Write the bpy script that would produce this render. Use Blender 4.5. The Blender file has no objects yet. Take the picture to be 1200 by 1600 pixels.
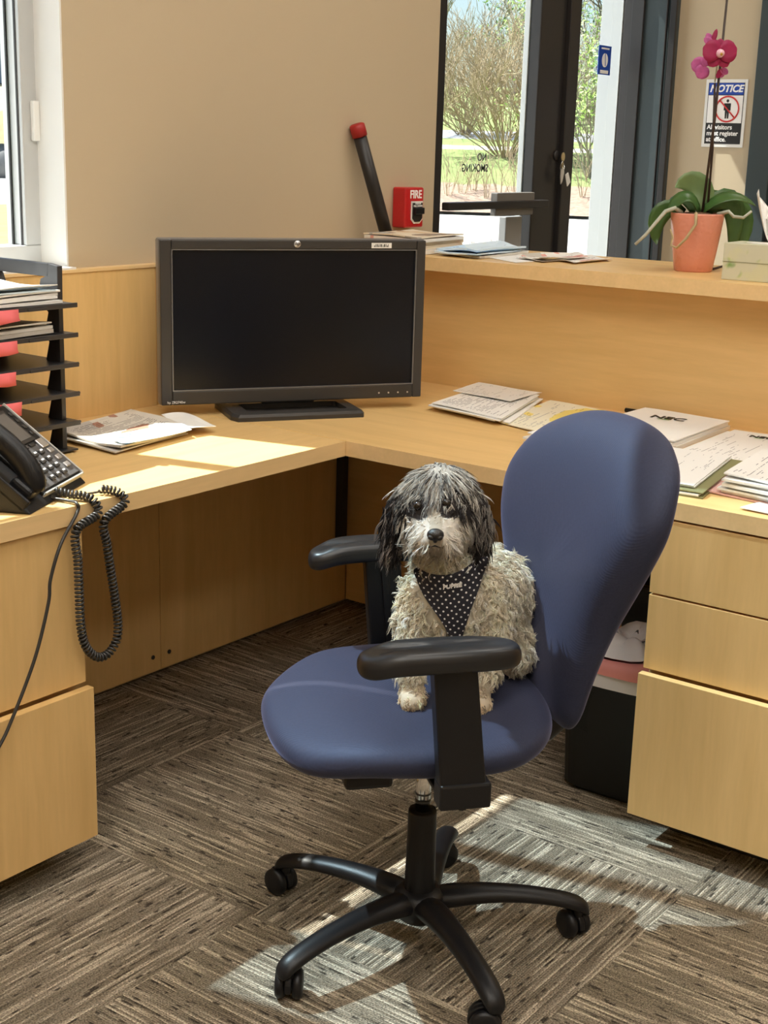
import bpy, bmesh, math, random
import numpy as np
from mathutils import Vector, Matrix
from mathutils.bvhtree import BVHTree

random.seed(7); rng = np.random.default_rng(11)
scene = bpy.context.scene
COL = scene.collection
R_ = math.radians

# ------------------------------------------------------------------ camera
YAW, PITCH, ROLL, FPX = R_(36.4108), R_(14.8314), R_(1.6548), 2168.63
CAM = np.array([0.0, 0.0, 1.40])
FW = np.array([math.cos(YAW)*math.cos(PITCH), math.sin(YAW)*math.cos(PITCH), -math.sin(PITCH)])
_r = np.cross(FW, [0, 0, 1]); _r /= np.linalg.norm(_r); _u = np.cross(_r, FW)
RT = _r*math.cos(ROLL) + _u*math.sin(ROLL); UP = _u*math.cos(ROLL) - _r*math.sin(ROLL)
cam_d = bpy.data.cameras.new('camera'); cam = bpy.data.objects.new('camera', cam_d); COL.objects.link(cam)
cam_d.sensor_fit = 'HORIZONTAL'; cam_d.sensor_width = 36.0; cam_d.lens = FPX/1200*36
cam_d.clip_start = 0.05; cam_d.clip_end = 400
cam.matrix_world = Matrix(((RT[0], UP[0], -FW[0], CAM[0]), (RT[1], UP[1], -FW[1], CAM[1]), (RT[2], UP[2], -FW[2], CAM[2]), (0, 0, 0, 1)))
scene.camera = cam
def ray(x, y): return FW + RT*((x-600)/FPX) + UP*((800-y)/FPX)
def onz(x, y, z): d = ray(x, y); return Vector(CAM + d*((z-CAM[2])/d[2]))     # a measured point on a level plane
def onx(x, y, X): d = ray(x, y); return Vector(CAM + d*(X/d[0]))
def ony(x, y, Y): d = ray(x, y); return Vector(CAM + d*(Y/d[1]))

# ------------------------------------------------------------------ world, sun, exposure
SUN_DIR = Vector((0.24, -1.0, -1.59)).normalized()
world = bpy.data.worlds.new('world'); scene.world = world; world.use_nodes = True
wn = world.node_tree.nodes; wl = world.node_tree.links
bg = wn['Background']; sky = wn.new('ShaderNodeTexSky'); sky.sky_type = 'NISHITA'; sky.sun_disc = False
sky.sun_elevation = math.asin(-SUN_DIR.z); sky.sun_rotation = math.atan2(-SUN_DIR.x, -SUN_DIR.y)
sky.air_density = 1.0; sky.dust_density = 1.5; sky.altitude = 200
wl.new(sky.outputs[0], bg.inputs[0]); bg.inputs[1].default_value = 0.24
sun_d = bpy.data.lights.new('sun', 'SUN'); sun_d.energy = 19.0; sun_d.angle = R_(0.53); sun_d.color = (1.0, 0.96, 0.90)
sun = bpy.data.objects.new('sun', sun_d); COL.objects.link(sun); sun.location = (3, 12, 16)
sun.rotation_euler = SUN_DIR.to_track_quat('-Z', 'Y').to_euler()
PANEL_STRENGTH = 10.4
scene.view_settings.view_transform = 'Standard'; scene.view_settings.look = 'None'
scene.view_settings.exposure = 0.0; scene.view_settings.gamma = 1.0; scene.view_settings.use_curve_mapping = False
try:
    scene.cycles.use_denoising = True; scene.cycles.max_bounces = 12; scene.cycles.diffuse_bounces = 8; scene.cycles.transparent_max_bounces = 24
    scene.cycles.caustics_reflective = False; scene.cycles.caustics_refractive = False; scene.cycles.sample_clamp_indirect = 6
except Exception: pass

# ------------------------------------------------------------------ materials
MATS = {}
def new_mat(name):
    m = bpy.data.materials.new(name); m.use_nodes = True; MATS[name] = m
    nt = m.node_tree; return m, nt, nt.nodes, nt.links, nt.nodes['Principled BSDF']
def plain(name, col, rough=0.5, metal=0.0, spec=0.5, noise=0.0, nscale=40, bump=0.0, bscale=200, sheen=0.0, coat=0.0, trans=0.0):
    m, nt, N, L, P = new_mat(name)
    P.inputs['Base Color'].default_value = (*col, 1); P.inputs['Roughness'].default_value = rough
    P.inputs['Metallic'].default_value = metal; P.inputs['Specular IOR Level'].default_value = spec
    P.inputs['Sheen Weight'].default_value = sheen; P.inputs['Coat Weight'].default_value = coat
    tc = N.new('ShaderNodeTexCoord')
    if noise:
        nz = N.new('ShaderNodeTexNoise'); nz.inputs['Scale'].default_value = nscale; nz.inputs['Detail'].default_value = 4
        mx = N.new('ShaderNodeMixRGB'); mx.inputs[1].default_value = (*[c*(1-noise) for c in col], 1); mx.inputs[2].default_value = (*[min(1, c*(1+noise)) for c in col], 1)
        L.new(tc.outputs['Object'], nz.inputs['Vector']); L.new(nz.outputs['Fac'], mx.inputs[0]); L.new(mx.outputs[0], P.inputs['Base Color'])
    if bump:
        nb = N.new('ShaderNodeTexNoise'); nb.inputs['Scale'].default_value = bscale; nb.inputs['Detail'].default_value = 3
        b = N.new('ShaderNodeBump'); b.inputs['Strength'].default_value = bump; b.inputs['Distance'].default_value = 0.002
        L.new(tc.outputs['Object'], nb.inputs['Vector']); L.new(nb.outputs['Fac'], b.inputs['Height']); L.new(b.outputs[0], P.inputs['Normal'])
    return m
def wood(name, axis, c1=(0.70, 0.46, 0.185), c2=(0.80, 0.54, 0.235)):
    m, nt, N, L, P = new_mat(name)
    tc = N.new('ShaderNodeTexCoord'); mp = N.new('ShaderNodeMapping'); sc = [9, 9, 9]; sc[axis] = 0.9; mp.inputs['Scale'].default_value = sc
    n1 = N.new('ShaderNodeTexNoise'); n1.inputs['Scale'].default_value = 2.2; n1.inputs['Detail'].default_value = 6; n1.inputs['Distortion'].default_value = 0.6
    n2 = N.new('ShaderNodeTexNoise'); n2.inputs['Scale'].default_value = 14; n2.inputs['Detail'].default_value = 3
    r = N.new('ShaderNodeValToRGB'); r.color_ramp.elements[0].position = 0.3; r.color_ramp.elements[0].color = (*c1, 1)
    r.color_ramp.elements[1].position = 0.72; r.color_ramp.elements[1].color = (*c2, 1)
    mx = N.new('ShaderNodeMixRGB'); mx.blend_type = 'MULTIPLY'; mx.inputs[0].default_value = 0.12
    L.new(tc.outputs['Object'], mp.inputs['Vector']); L.new(mp.outputs[0], n1.inputs['Vector']); L.new(mp.outputs[0], n2.inputs['Vector'])
    L.new(n1.outputs['Fac'], r.inputs[0]); L.new(r.outputs[0], mx.inputs[1]); L.new(n2.outputs['Fac'], mx.inputs[2]); L.new(mx.outputs[0], P.inputs['Base Color'])
    P.inputs['Roughness'].default_value = 0.42; P.inputs['Specular IOR Level'].default_value = 0.35
    return m
def glass(name, tint=(0.96, 0.98, 0.98), gloss=0.06):
    m, nt, N, L, P = new_mat(name); N.remove(P)
    t = N.new('ShaderNodeBsdfTransparent'); t.inputs[0].default_value = (*tint, 1)
    g = N.new('ShaderNodeBsdfGlossy'); g.inputs['Roughness'].default_value = 0.02
    mx = N.new('ShaderNodeMixShader'); lw = N.new('ShaderNodeLayerWeight'); lw.inputs[0].default_value = 0.2
    mu = N.new('ShaderNodeMath'); mu.operation = 'MULTIPLY'; mu.inputs[1].default_value = gloss*5
    L.new(lw.outputs['Fresnel'], mu.inputs[0]); L.new(mu.outputs[0], mx.inputs[0]); L.new(t.outputs[0], mx.inputs[1]); L.new(g.outputs[0], mx.inputs[2])
    L.new(mx.outputs[0], N['Material Output'].inputs[0]); return m
def emit(name, col, s):
    m, nt, N, L, P = new_mat(name); P.inputs['Base Color'].default_value = (0.9, 0.9, 0.9, 1)
    P.inputs['Emission Color'].default_value = (*col, 1); P.inputs['Emission Strength'].default_value = s; return m

plain('paint_beige', (0.52, 0.43, 0.30), 0.75, bump=0.08, bscale=350)
plain('paint_white', (0.78, 0.78, 0.76), 0.7)
plain('ceiling_tile', (0.75, 0.74, 0.70), 0.9, bump=0.3, bscale=120)
plain('stucco', (0.55, 0.55, 0.53), 0.95, noise=0.25, nscale=90, bump=1.0, bscale=120)
wood('wood_x', 0); wood('wood_y', 1); wood('wood_z', 2)
wood('wood_edge', 0, (0.78, 0.55, 0.27), (0.85, 0.60, 0.31))
plain('plinth', (0.03, 0.027, 0.025), 0.7)
plain('black_plastic', (0.008, 0.008, 0.0095), 0.40, spec=0.35, bump=0.12, bscale=500)
plain('arm_rubber', (0.012, 0.0125, 0.0145), 0.36, spec=0.5)
plain('tray_plastic', (0.03, 0.03, 0.034), 0.4)
plain('grey_plastic', (0.10, 0.10, 0.105), 0.45)
plain('bezel', (0.035, 0.033, 0.032), 0.38)
plain('bezel_edge', (0.25, 0.25, 0.26), 0.35, metal=0.6)
plain('screen', (0.004, 0.005, 0.009), 0.24, spec=0.28)
plain('silver', (0.7, 0.7, 0.72), 0.3, metal=0.8)
plain('chrome', (0.8, 0.8, 0.8), 0.12, metal=1.0)
plain('chrome_ring', (0.08, 0.08, 0.08), 0.3, metal=0.7)
plain('white_plastic', (0.8, 0.8, 0.78), 0.45)
plain('white_print', (0.9, 0.9, 0.9), 0.6)
plain('black_print', (0.015, 0.015, 0.015), 0.6)
plain('blue_print', (0.01, 0.06, 0.40), 0.5)
plain('red_print', (0.6, 0.03, 0.03), 0.5)
plain('green_print', (0.08, 0.3, 0.02), 0.5)
plain('dark_print', (0.05, 0.06, 0.05), 0.5)
plain('alarm_red', (0.50, 0.012, 0.015), 0.35, coat=0.2)
plain('cap_red', (0.35, 0.012, 0.012), 0.5)
plain('bronze', (0.022, 0.02, 0.02), 0.4, spec=0.4)
plain('bronze_green', (0.035, 0.05, 0.055), 0.45)
plain('aluminium', (0.55, 0.56, 0.56), 0.4, metal=0.3)
plain('alu_dark', (0.14, 0.13, 0.12), 0.5)
plain('alu_grey', (0.33, 0.33, 0.33), 0.45, metal=0.3)
plain('pink_paper', (0.80, 0.16, 0.17), 0.7)
plain('paper_rose', (0.75, 0.45, 0.40), 0.7)
plain('pot_pink', (0.72, 0.29, 0.21), 0.35, coat=0.3)
plain('bark', (0.13, 0.06, 0.03), 0.9, noise=0.5, nscale=120, bump=1, bscale=150)
plain('leaf_green', (0.045, 0.11, 0.025), 0.35, noise=0.3, nscale=30)
plain('leaf_pale', (0.16, 0.25, 0.10), 0.4, noise=0.25, nscale=30)
plain('root_grey', (0.42, 0.43, 0.36), 0.7)
plain('root_tan', (0.45, 0.36, 0.20), 0.7)
plain('stem_dark', (0.035, 0.018, 0.012), 0.5)
plain('petal_dark', (0.32, 0.006, 0.075), 0.55, noise=0.2, nscale=60)
plain('petal_pale', (0.50, 0.10, 0.32), 0.55, noise=0.35, nscale=90)
plain('petal_lip', (0.75, 0.45, 0.55), 0.5)
plain('petal_eye', (0.45, 0.25, 0.02), 0.5)
plain('bin_black', (0.012, 0.013, 0.014), 0.5)
plain('bin_slate', (0.05, 0.06, 0.075), 0.5)
plain('bag_white', (0.75, 0.75, 0.78), 0.4)
plain('bag_pink', (0.75, 0.30, 0.28), 0.45)
glass('clear_bag', (0.86, 0.88, 0.9), 0.09)
glass('pane', (0.93, 0.96, 0.95), 0.035)
plain('brass', (0.6, 0.5, 0.3), 0.3, metal=0.8)
plain('cord_black', (0.03, 0.029, 0.028), 0.4)
plain('tissue', (0.85, 0.84, 0.82), 0.8)
plain('folder_olive', (0.22, 0.22, 0.10), 0.6)
plain('dog_nose', (0.012, 0.010, 0.010), 0.3, bump=0.4, bscale=700)
plain('dog_eye', (0.010, 0.007, 0.005), 0.10, spec=0.5)
plain('concrete', (0.52, 0.50, 0.47), 0.9, noise=0.18, nscale=8)
plain('asphalt', (0.32, 0.33, 0.36), 0.9, noise=0.1, nscale=5)
plain('twig_tan', (0.38, 0.30, 0.19), 0.9)
plain('twig_grey', (0.30, 0.26, 0.20), 0.9)
plain('spring_leaf', (0.26, 0.40, 0.07), 0.6)
plain('needle_green', (0.09, 0.20, 0.05), 0.7)
plain('brick_grey', (0.30, 0.33, 0.38), 0.9, noise=0.1)
plain('rock_tan', (0.40, 0.32, 0.18), 0.9, noise=0.3, nscale=3)
plain('rock_grey', (0.16, 0.16, 0.16), 0.9, noise=0.4, nscale=3)
plain('trunk', (0.13, 0.10, 0.07), 0.9)
emit('fill_lamp_diffuser', (1.0, 0.955, 0.88), PANEL_STRENGTH)  # glow of the ceiling panels, most of them added fill

def fabric():
    m, nt, N, L, P = new_mat('navy_fabric')
    tc = N.new('ShaderNodeTexCoord'); w = N.new('ShaderNodeTexWave'); w.inputs['Scale'].default_value = 130; w.inputs['Distortion'].default_value = 0.4
    w.bands_direction = 'DIAGONAL'
    n = N.new('ShaderNodeTexNoise'); n.inputs['Scale'].default_value = 260
    mx = N.new('ShaderNodeMixRGB'); mx.inputs[1].default_value = (0.016, 0.018, 0.036, 1); mx.inputs[2].default_value = (0.031, 0.034, 0.063, 1)
    b = N.new('ShaderNodeBump'); b.inputs['Strength'].default_value = 0.12; b.inputs['Distance'].default_value = 0.001
    L.new(tc.outputs['Object'], w.inputs['Vector']); L.new(tc.outputs['Object'], n.inputs['Vector'])
    L.new(n.outputs['Fac'], mx.inputs[0]); L.new(mx.outputs[0], P.inputs['Base Color']); L.new(w.outputs['Fac'], b.inputs['Height']); L.new(b.outputs[0], P.inputs['Normal'])
    P.inputs['Roughness'].default_value = 0.62; P.inputs['Sheen Weight'].default_value = 0.34; P.inputs['Sheen Roughness'].default_value = 0.35
    P.inputs['Sheen Tint'].default_value = (0.55, 0.58, 1.0, 1); P.inputs['Specular IOR Level'].default_value = 0.5; P.inputs['Specular Tint'].default_value = (0.6, 0.7, 1.0, 1)
fabric()
def carpet():
    m, nt, N, L, P = new_mat('carpet')
    tc = N.new('ShaderNodeTexCoord'); oi = N.new('ShaderNodeObjectInfo')
    ad = N.new('ShaderNodeVectorMath'); ad.operation = 'ADD'; cb = N.new('ShaderNodeCombineXYZ')
    mu = N.new('ShaderNodeMath'); mu.operation = 'MULTIPLY'; mu.inputs[1].default_value = 37.0
    L.new(oi.outputs['Random'], mu.inputs[0]); L.new(mu.outputs[0], cb.inputs[0]); L.new(mu.outputs[0], cb.inputs[1])
    L.new(tc.outputs['Object'], ad.inputs[0]); L.new(cb.outputs[0], ad.inputs[1])
    def noise(vec, sc, detail):
        mp = N.new('ShaderNodeMapping'); mp.inputs['Scale'].default_value = sc; n = N.new('ShaderNodeTexNoise'); n.inputs['Scale'].default_value = 1.0
        n.inputs['Detail'].default_value = detail; L.new(vec, mp.inputs['Vector']); L.new(mp.outputs[0], n.inputs['Vector']); return n.outputs['Fac']
    def mth(op, a, b=None):
        k = N.new('ShaderNodeMath'); k.operation = op
        for q, v in enumerate((a, b)):
            if v is None: continue
            if isinstance(v, (int, float)): k.inputs[q].default_value = v
            else: L.new(v, k.inputs[q])
        return k.outputs[0]
    def ramp(src, stops):
        r = N.new('ShaderNodeValToRGB')
        for q, (pos, c) in enumerate(stops):
            e = r.color_ramp.elements[q] if q < 2 else r.color_ramp.elements.new(pos)
            e.position = pos; e.color = (*c, 1)
        L.new(src, r.inputs[0]); return r.outputs[0]
    # rows of yarn: every row has its own run of light, plain and dark stitches
    wob = noise(ad.outputs[0], (9, 9, 1), 1.0); sp = N.new('ShaderNodeSeparateXYZ'); L.new(ad.outputs[0], sp.inputs[0])
    yy = mth('ADD', mth('MULTIPLY', sp.outputs[1], 225.0), mth('MULTIPLY', wob, 1.1)); row = mth('FLOOR', yy); fr = mth('FRACT', yy)
    cv = N.new('ShaderNodeCombineXYZ'); L.new(mth('MULTIPLY', sp.outputs[0], 4.5), cv.inputs[0]); L.new(mth('MULTIPLY', row, 5.37), cv.inputs[1])
    run = noise(cv.outputs[0], (1, 1, 1), 1.5); cv2 = N.new('ShaderNodeCombineXYZ'); L.new(mth('MULTIPLY', sp.outputs[0], 24.0), cv2.inputs[0]); L.new(mth('MULTIPLY', row, 3.11), cv2.inputs[1])
    short = noise(cv2.outputs[0], (1, 1, 1), 1.0); loops = noise(ad.outputs[0], (300, 330, 1), 1.0); patch = noise(ad.outputs[0], (5, 16, 1), 2.0)
    yarn = ramp(run, [(0.30, (0.13, 0.11, 0.083)), (0.70, (0.62, 0.54, 0.42)), (0.40, (0.23, 0.195, 0.145)), (0.53, (0.30, 0.255, 0.195)), (0.60, (0.54, 0.465, 0.36))])
    dark = ramp(short, [(0.31, (1, 1, 1)), (0.38, (0, 0, 0))]); tone = ramp(patch, [(0.35, (0.82, 0.80, 0.78)), (0.65, (1.0, 1.0, 1.0))])
    m1 = N.new('ShaderNodeMixRGB'); L.new(dark, m1.inputs[0]); L.new(yarn, m1.inputs[1]); m1.inputs[2].default_value = (0.07, 0.058, 0.045, 1)
    m2 = N.new('ShaderNodeMixRGB'); m2.blend_type = 'MULTIPLY'; m2.inputs[0].default_value = 1.0; L.new(m1.outputs[0], m2.inputs[1]); L.new(tone, m2.inputs[2])
    m3 = N.new('ShaderNodeMixRGB'); m3.blend_type = 'OVERLAY'; m3.inputs[0].default_value = 1.0; L.new(m2.outputs[0], m3.inputs[1]); L.new(ramp(loops, [(0.30, (0.22, 0.22, 0.22)), (0.70, (0.80, 0.80, 0.80))]), m3.inputs[2])
    L.new(m3.outputs[0], P.inputs['Base Color'])
    hgt = mth('ADD', mth('SINE', mth('MULTIPLY', fr, math.pi)), mth('ADD', loops, mth('MULTIPLY', run, 0.8)))
    b = N.new('ShaderNodeBump'); b.inputs['Strength'].default_value = 0.7; b.inputs['Distance'].default_value = 0.003
    L.new(hgt, b.inputs['Height']); L.new(b.outputs[0], P.inputs['Normal'])
    P.inputs['Roughness'].default_value = 0.95; P.inputs['Specular IOR Level'].default_value = 0.1
carpet()
def page(name, paper=(0.80, 0.80, 0.78), ink=(0.25, 0.25, 0.27), rows=34, density=0.5, tint=None):
    """printed page: lines of broken print over the UV of a sheet"""
    m, nt, N, L, P = new_mat(name)
    uv = N.new('ShaderNodeUVMap'); uv.uv_map = 'UVMap'; sx = N.new('ShaderNodeSeparateXYZ'); L.new(uv.outputs[0], sx.inputs[0])
    def math_(op, a, b=None, c=None):
        k = N.new('ShaderNodeMath'); k.operation = op
        for i, v in enumerate((a, b, c)):
            if v is None: continue
            if isinstance(v, (int, float)): k.inputs[i].default_value = v
            else: L.new(v, k.inputs[i])
        return k.outputs[0]
    row = math_('MULTIPLY', sx.outputs[1], rows); fr = math_('FRACT', row); fl = math_('FLOOR', row)
    line = math_('MULTIPLY', math_('GREATER_THAN', fr, 0.45), math_('LESS_THAN', fr, 0.8))
    cb = N.new('ShaderNodeCombineXYZ'); L.new(math_('MULTIPLY', sx.outputs[0], 26.0), cb.inputs[0]); L.new(math_('MULTIPLY', fl, 3.7), cb.inputs[1])
    nz = N.new('ShaderNodeTexNoise'); nz.inputs['Scale'].default_value = 1.0; L.new(cb.outputs[0], nz.inputs['Vector'])
    cb2 = N.new('ShaderNodeCombineXYZ'); L.new(math_('MULTIPLY', sx.outputs[0], 2.2), cb2.inputs[0]); L.new(math_('MULTIPLY', fl, 0.6), cb2.inputs[1])
    nz2 = N.new('ShaderNodeTexNoise'); nz2.inputs['Scale'].default_value = 1.0; L.new(cb2.outputs[0], nz2.inputs['Vector'])
    on = math_('MULTIPLY', math_('GREATER_THAN', nz.outputs['Fac'], 0.42), math_('GREATER_THAN', nz2.outputs['Fac'], 1-density))
    mar = math_('MULTIPLY', math_('GREATER_THAN', sx.outputs[0], 0.08), math_('LESS_THAN', sx.outputs[0], 0.92))
    mar2 = math_('MULTIPLY', math_('GREATER_THAN', sx.outputs[1], 0.06), math_('LESS_THAN', sx.outputs[1], 0.95))
    f = math_('MULTIPLY', math_('MULTIPLY', line, on), math_('MULTIPLY', mar, mar2))
    mx = N.new('ShaderNodeMixRGB'); L.new(f, mx.inputs[0]); mx.inputs[1].default_value = (*paper, 1); mx.inputs[2].default_value = (*ink, 1)
    out = mx.outputs[0]
    if tint:
        v = N.new('ShaderNodeTexVoronoi'); v.inputs['Scale'].default_value = 3.3; L.new(uv.outputs[0], v.inputs['Vector'])
        v.distance = 'CHEBYCHEV'
        rp = N.new('ShaderNodeValToRGB'); rp.color_ramp.interpolation = 'CONSTANT'
        for i, (pos, c) in enumerate(tint):
            e = rp.color_ramp.elements[i] if i < 2 else rp.color_ramp.elements.new(pos)
            e.position = pos; e.color = (*c, 1)
        s2 = N.new('ShaderNodeSeparateXYZ'); L.new(v.outputs['Color'], s2.inputs[0]); L.new(s2.outputs[0], rp.inputs[0])
        m2 = N.new('ShaderNodeMixRGB'); m2.blend_type = 'MULTIPLY'; m2.inputs[0].default_value = 0.9; L.new(out, m2.inputs[1]); L.new(rp.outputs[0], m2.inputs[2]); out = m2.outputs[0]
    L.new(out, P.inputs['Base Color']); P.inputs['Roughness'].default_value = 0.6; P.inputs['Specular IOR Level'].default_value = 0.2
    return m
page('page_form'); page('page_letter', density=0.42, rows=44); page('page_blank', density=0.0)
page('page_news', (0.62, 0.59, 0.53), (0.22, 0.20, 0.19), 30, 0.55, [(0, (1, 1, 1)), (0.72, (0.75, 0.75, 0.78)), (0.9, (0.55, 0.25, 0.18))])
page('page_magazine', (0.75, 0.66, 0.52), (0.3, 0.25, 0.2), 20, 0.35, [(0, (1, 1, 1)), (0.5, (0.9, 0.72, 0.5)), (0.7, (0.55, 0.6, 0.72)), (0.88, (0.35, 0.28, 0.25))])
page('page_blue', (0.66, 0.80, 0.92), (0.2, 0.35, 0.6), 16, 0.4, [(0, (1, 1, 1)), (0.6, (0.75, 0.87, 1.0)), (0.85, (1.0, 0.98, 0.94))])
page('page_brochure', (0.78, 0.76, 0.72), (0.25, 0.22, 0.2), 14, 0.45, [(0, (1, 1, 1)), (0.6, (0.6, 0.58, 0.55)), (0.85, (0.85, 0.4, 0.35))])
page('page_yellow', (0.80, 0.77, 0.62), (0.3, 0.3, 0.3), 30, 0.45, [(0, (1, 1, 1)), (0.8, (1.0, 0.85, 0.25))])

# ------------------------------------------------------------------ mesh helpers
def link(name, me, mats, parent=None, smooth=False, loc=None, rot=None):
    o = bpy.data.objects.new(name, me); COL.objects.link(o)
    for m in ([mats] if isinstance(mats, str) else mats): me.materials.append(MATS[m])
    if smooth:
        me.polygons.foreach_set('use_smooth', [True]*len(me.polygons))
    if parent is not None: o.parent = parent
    if loc is not None: o.location = loc
    if rot is not None: o.rotation_euler = rot
    return o
def raw(name, V, F, mats, parent=None, smooth=False, **k):
    me = bpy.data.meshes.new(name); me.from_pydata([tuple(v) for v in V], [], F); me.update()
    return link(name, me, mats, parent, smooth, **k)
def bevel(o, w, seg=2):
    b = o.modifiers.new('bevel', 'BEVEL'); b.width = w; b.segments = seg; b.limit_method = 'ANGLE'; b.angle_limit = R_(40); return o
def subsurf(o, n=1):
    s = o.modifiers.new('sub', 'SUBSURF'); s.levels = n; s.render_levels = n; return o
class MB:
    def __init__(s): s.V = []; s.F = []
    def add(s, V, F):
        k = len(s.V); s.V += [Vector(v) for v in V]; s.F += [tuple(i+k for i in f) for f in F]; return s
    def box(s, x0, x1, y0, y1, z0, z1):
        return s.add([(x0, y0, z0), (x1, y0, z0), (x1, y1, z0), (x0, y1, z0), (x0, y0, z1), (x1, y0, z1), (x1, y1, z1), (x0, y1, z1)],
                     [(3, 2, 1, 0), (4, 5, 6, 7), (0, 1, 5, 4), (1, 2, 6, 5), (2, 3, 7, 6), (3, 0, 4, 7)])
    def prism(s, pts, h0, h1, plane='xy'):
        n = len(pts)
        def P(a, b, h): return {'xy': (a, b, h), 'xz': (a, h, b), 'yz': (h, a, b)}[plane]
        return s.add([P(a, b, h0) for a, b in pts] + [P(a, b, h1) for a, b in pts],
                     [tuple(reversed(range(n))), tuple(range(n, 2*n))] + [(i, (i+1) % n, n+(i+1) % n, n+i) for i in range(n)])
    def tube(s, pts, rad, n=8, cap=True, flat=1.0):
        pts = [Vector(p) for p in pts]; m = len(pts)
        if not hasattr(rad, '__len__'): rad = [rad]*m
        t0 = (pts[1]-pts[0]).normalized(); ref = Vector((0, 0, 1)) if abs(t0.z) < 0.9 else Vector((1, 0, 0))
        u = t0.cross(ref).normalized(); V = []
        for i in range(m):
            t = (pts[min(i+1, m-1)]-pts[max(i-1, 0)]).normalized(); u = (u - t*u.dot(t)).normalized(); w = t.cross(u)
            for j in range(n):
                a = 2*math.pi*j/n; V.append(pts[i] + u*(math.cos(a)*rad[i]) + w*(math.sin(a)*rad[i]*flat))
        F = [(i*n+j, i*n+(j+1) % n, (i+1)*n+(j+1) % n, (i+1)*n+j) for i in range(m-1) for j in range(n)]
        if cap: F += [tuple(reversed(range(n))), tuple(range((m-1)*n, m*n))]
        return s.add(V, F)
    def lathe(s, prof, n=24, c=(0, 0, 0)):
        V = [(c[0]+r*math.cos(2*math.pi*j/n), c[1]+r*math.sin(2*math.pi*j/n), c[2]+z) for r, z in prof for j in range(n)]
        m = len(prof); F = [(i*n+j, i*n+(j+1) % n, (i+1)*n+(j+1) % n, (i+1)*n+j) for i in range(m-1) for j in range(n)]
        if prof[0][0] > 1e-6: F.append(tuple(reversed(range(n))))
        if prof[-1][0] > 1e-6: F.append(tuple(range((m-1)*n, m*n)))
        return s.add(V, F)
    def build(s, name, mats, parent=None, smooth=False, bev=0, seg=2, **k):
        o = raw(name, s.V, s.F, mats, parent, smooth, **k)
        if bev: bevel(o, bev, seg)
        return o
def box(name, x0, x1, y0, y1, z0, z1, mat, parent=None, bev=0.002, **k):
    return MB().box(x0, x1, y0, y1, z0, z1).build(name, mat, parent, bev=bev, **k)
def tag(o, label=None, cat=None, group=None, kind=None):
    if label: o['label'] = label
    if cat: o['category'] = cat
    if group: o['group'] = group
    if kind: o['kind'] = kind
    return o
def empty(name, loc=(0, 0, 0), rz=0.0, label=None, cat=None, group=None, kind=None):
    o = bpy.data.objects.new(name, None); COL.objects.link(o); o.location = loc; o.rotation_euler = (0, 0, rz); o.empty_display_size = 0.05
    return tag(o, label, cat, group, kind)
def struct(o): o['kind'] = 'structure'; return o
def baked(o):
    """replace an object's mesh by its evaluated (modified) mesh"""
    dg = bpy.context.evaluated_depsgraph_get(); me = bpy.data.meshes.new_from_object(o.evaluated_get(dg)); o.modifiers.clear(); o.data = me; return o
def text(name, body, size, mat, parent, origin, xdir, ydir, bold=0.0, shear=0.0, align='CENTER', spacing=1.0, depth=0.0004):
    """lettering: a thin mesh of its own"""
    cu = bpy.data.curves.new(name, 'FONT'); cu.body = body; cu.size = size; cu.align_x = align; cu.align_y = 'CENTER'
    cu.offset = bold; cu.shear = shear; cu.extrude = depth; cu.resolution_u = 3; cu.space_line = 0.95*spacing
    t = bpy.data.objects.new(name, cu); COL.objects.link(t); bpy.context.view_layer.update()
    dg = bpy.context.evaluated_depsgraph_get(); me = bpy.data.meshes.new_from_object(t.evaluated_get(dg))
    bpy.data.objects.remove(t); x = Vector(xdir).normalized(); y = Vector(ydir).normalized(); z = x.cross(y)
    me.transform(Matrix(((x[0], y[0], z[0], origin[0]), (x[1], y[1], z[1], origin[1]), (x[2], y[2], z[2], origin[2]), (0, 0, 0, 1))))
    me.materials.clear(); return link(name, me, mat, parent)
def smooth01(a, b, x): t = max(0.0, min(1.0, (x-a)/(b-a))); return t*t*(3-2*t)

# ================================================================== THE ROOM
WY = 2.58          # inner face of the window wall
WX = 5.08          # inner face of the lobby wall
CEIL = 3.9
floor = struct(box('floor', -1.5, 5.3, -2.8, WY+.27, -0.12, -0.0065, 'plinth', bev=0))
# carpet tiles, quarter-turned
TP = 0.5985; me_tile = None
for i in range(-5, 7):
    for j in range(-7, 2):
        cx, cy = 1.733+TP*(i+.5), 1.555+TP*(j+.5)
        if cx > 5.3 or cx < -1.3 or cy < -2.7 or cy > 2.5: continue
        if me_tile is None:
            h = TP/2-0.0003; t = MB().box(-h, h, -h, h, -0.0065, 0.0).build('carpet_tile', 'carpet', floor); me_tile = t.data
        else:
            t = bpy.data.objects.new('carpet_tile', me_tile); COL.objects.link(t); t.parent = floor
        t.location = (cx, cy, 0); t.rotation_euler = (0, 0, (math.pi/2 if (i+j) % 2 == 0 else 0) + (math.pi if random.random() < .5 else 0))
W0, W1, WZ0, WZ1 = 1.16, 2.212, 1.095, 3.80
D0, D1, DZ = 3.715, 5.08, 2.35
b = MB(); y0, y1 = WY, WY+.20
b.box(-1.5, W0, y0, y1, 0, CEIL); b.box(W0, W1, y0, y1, 0, WZ0); b.box(W0, W1, y0, y1, WZ1, CEIL); b.box(W1, D0, y0, y1, 0, CEIL)
b.box(D0, D1, y0, y1, DZ, CEIL); b.box(D1, 5.4, y0, WY+.14, 0, CEIL)
struct(b.build('wall_back', 'paint_beige'))
box_out = MB(); y2 = WY+.172                                        # stucco skin on the outside and in the outer reveal
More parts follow.
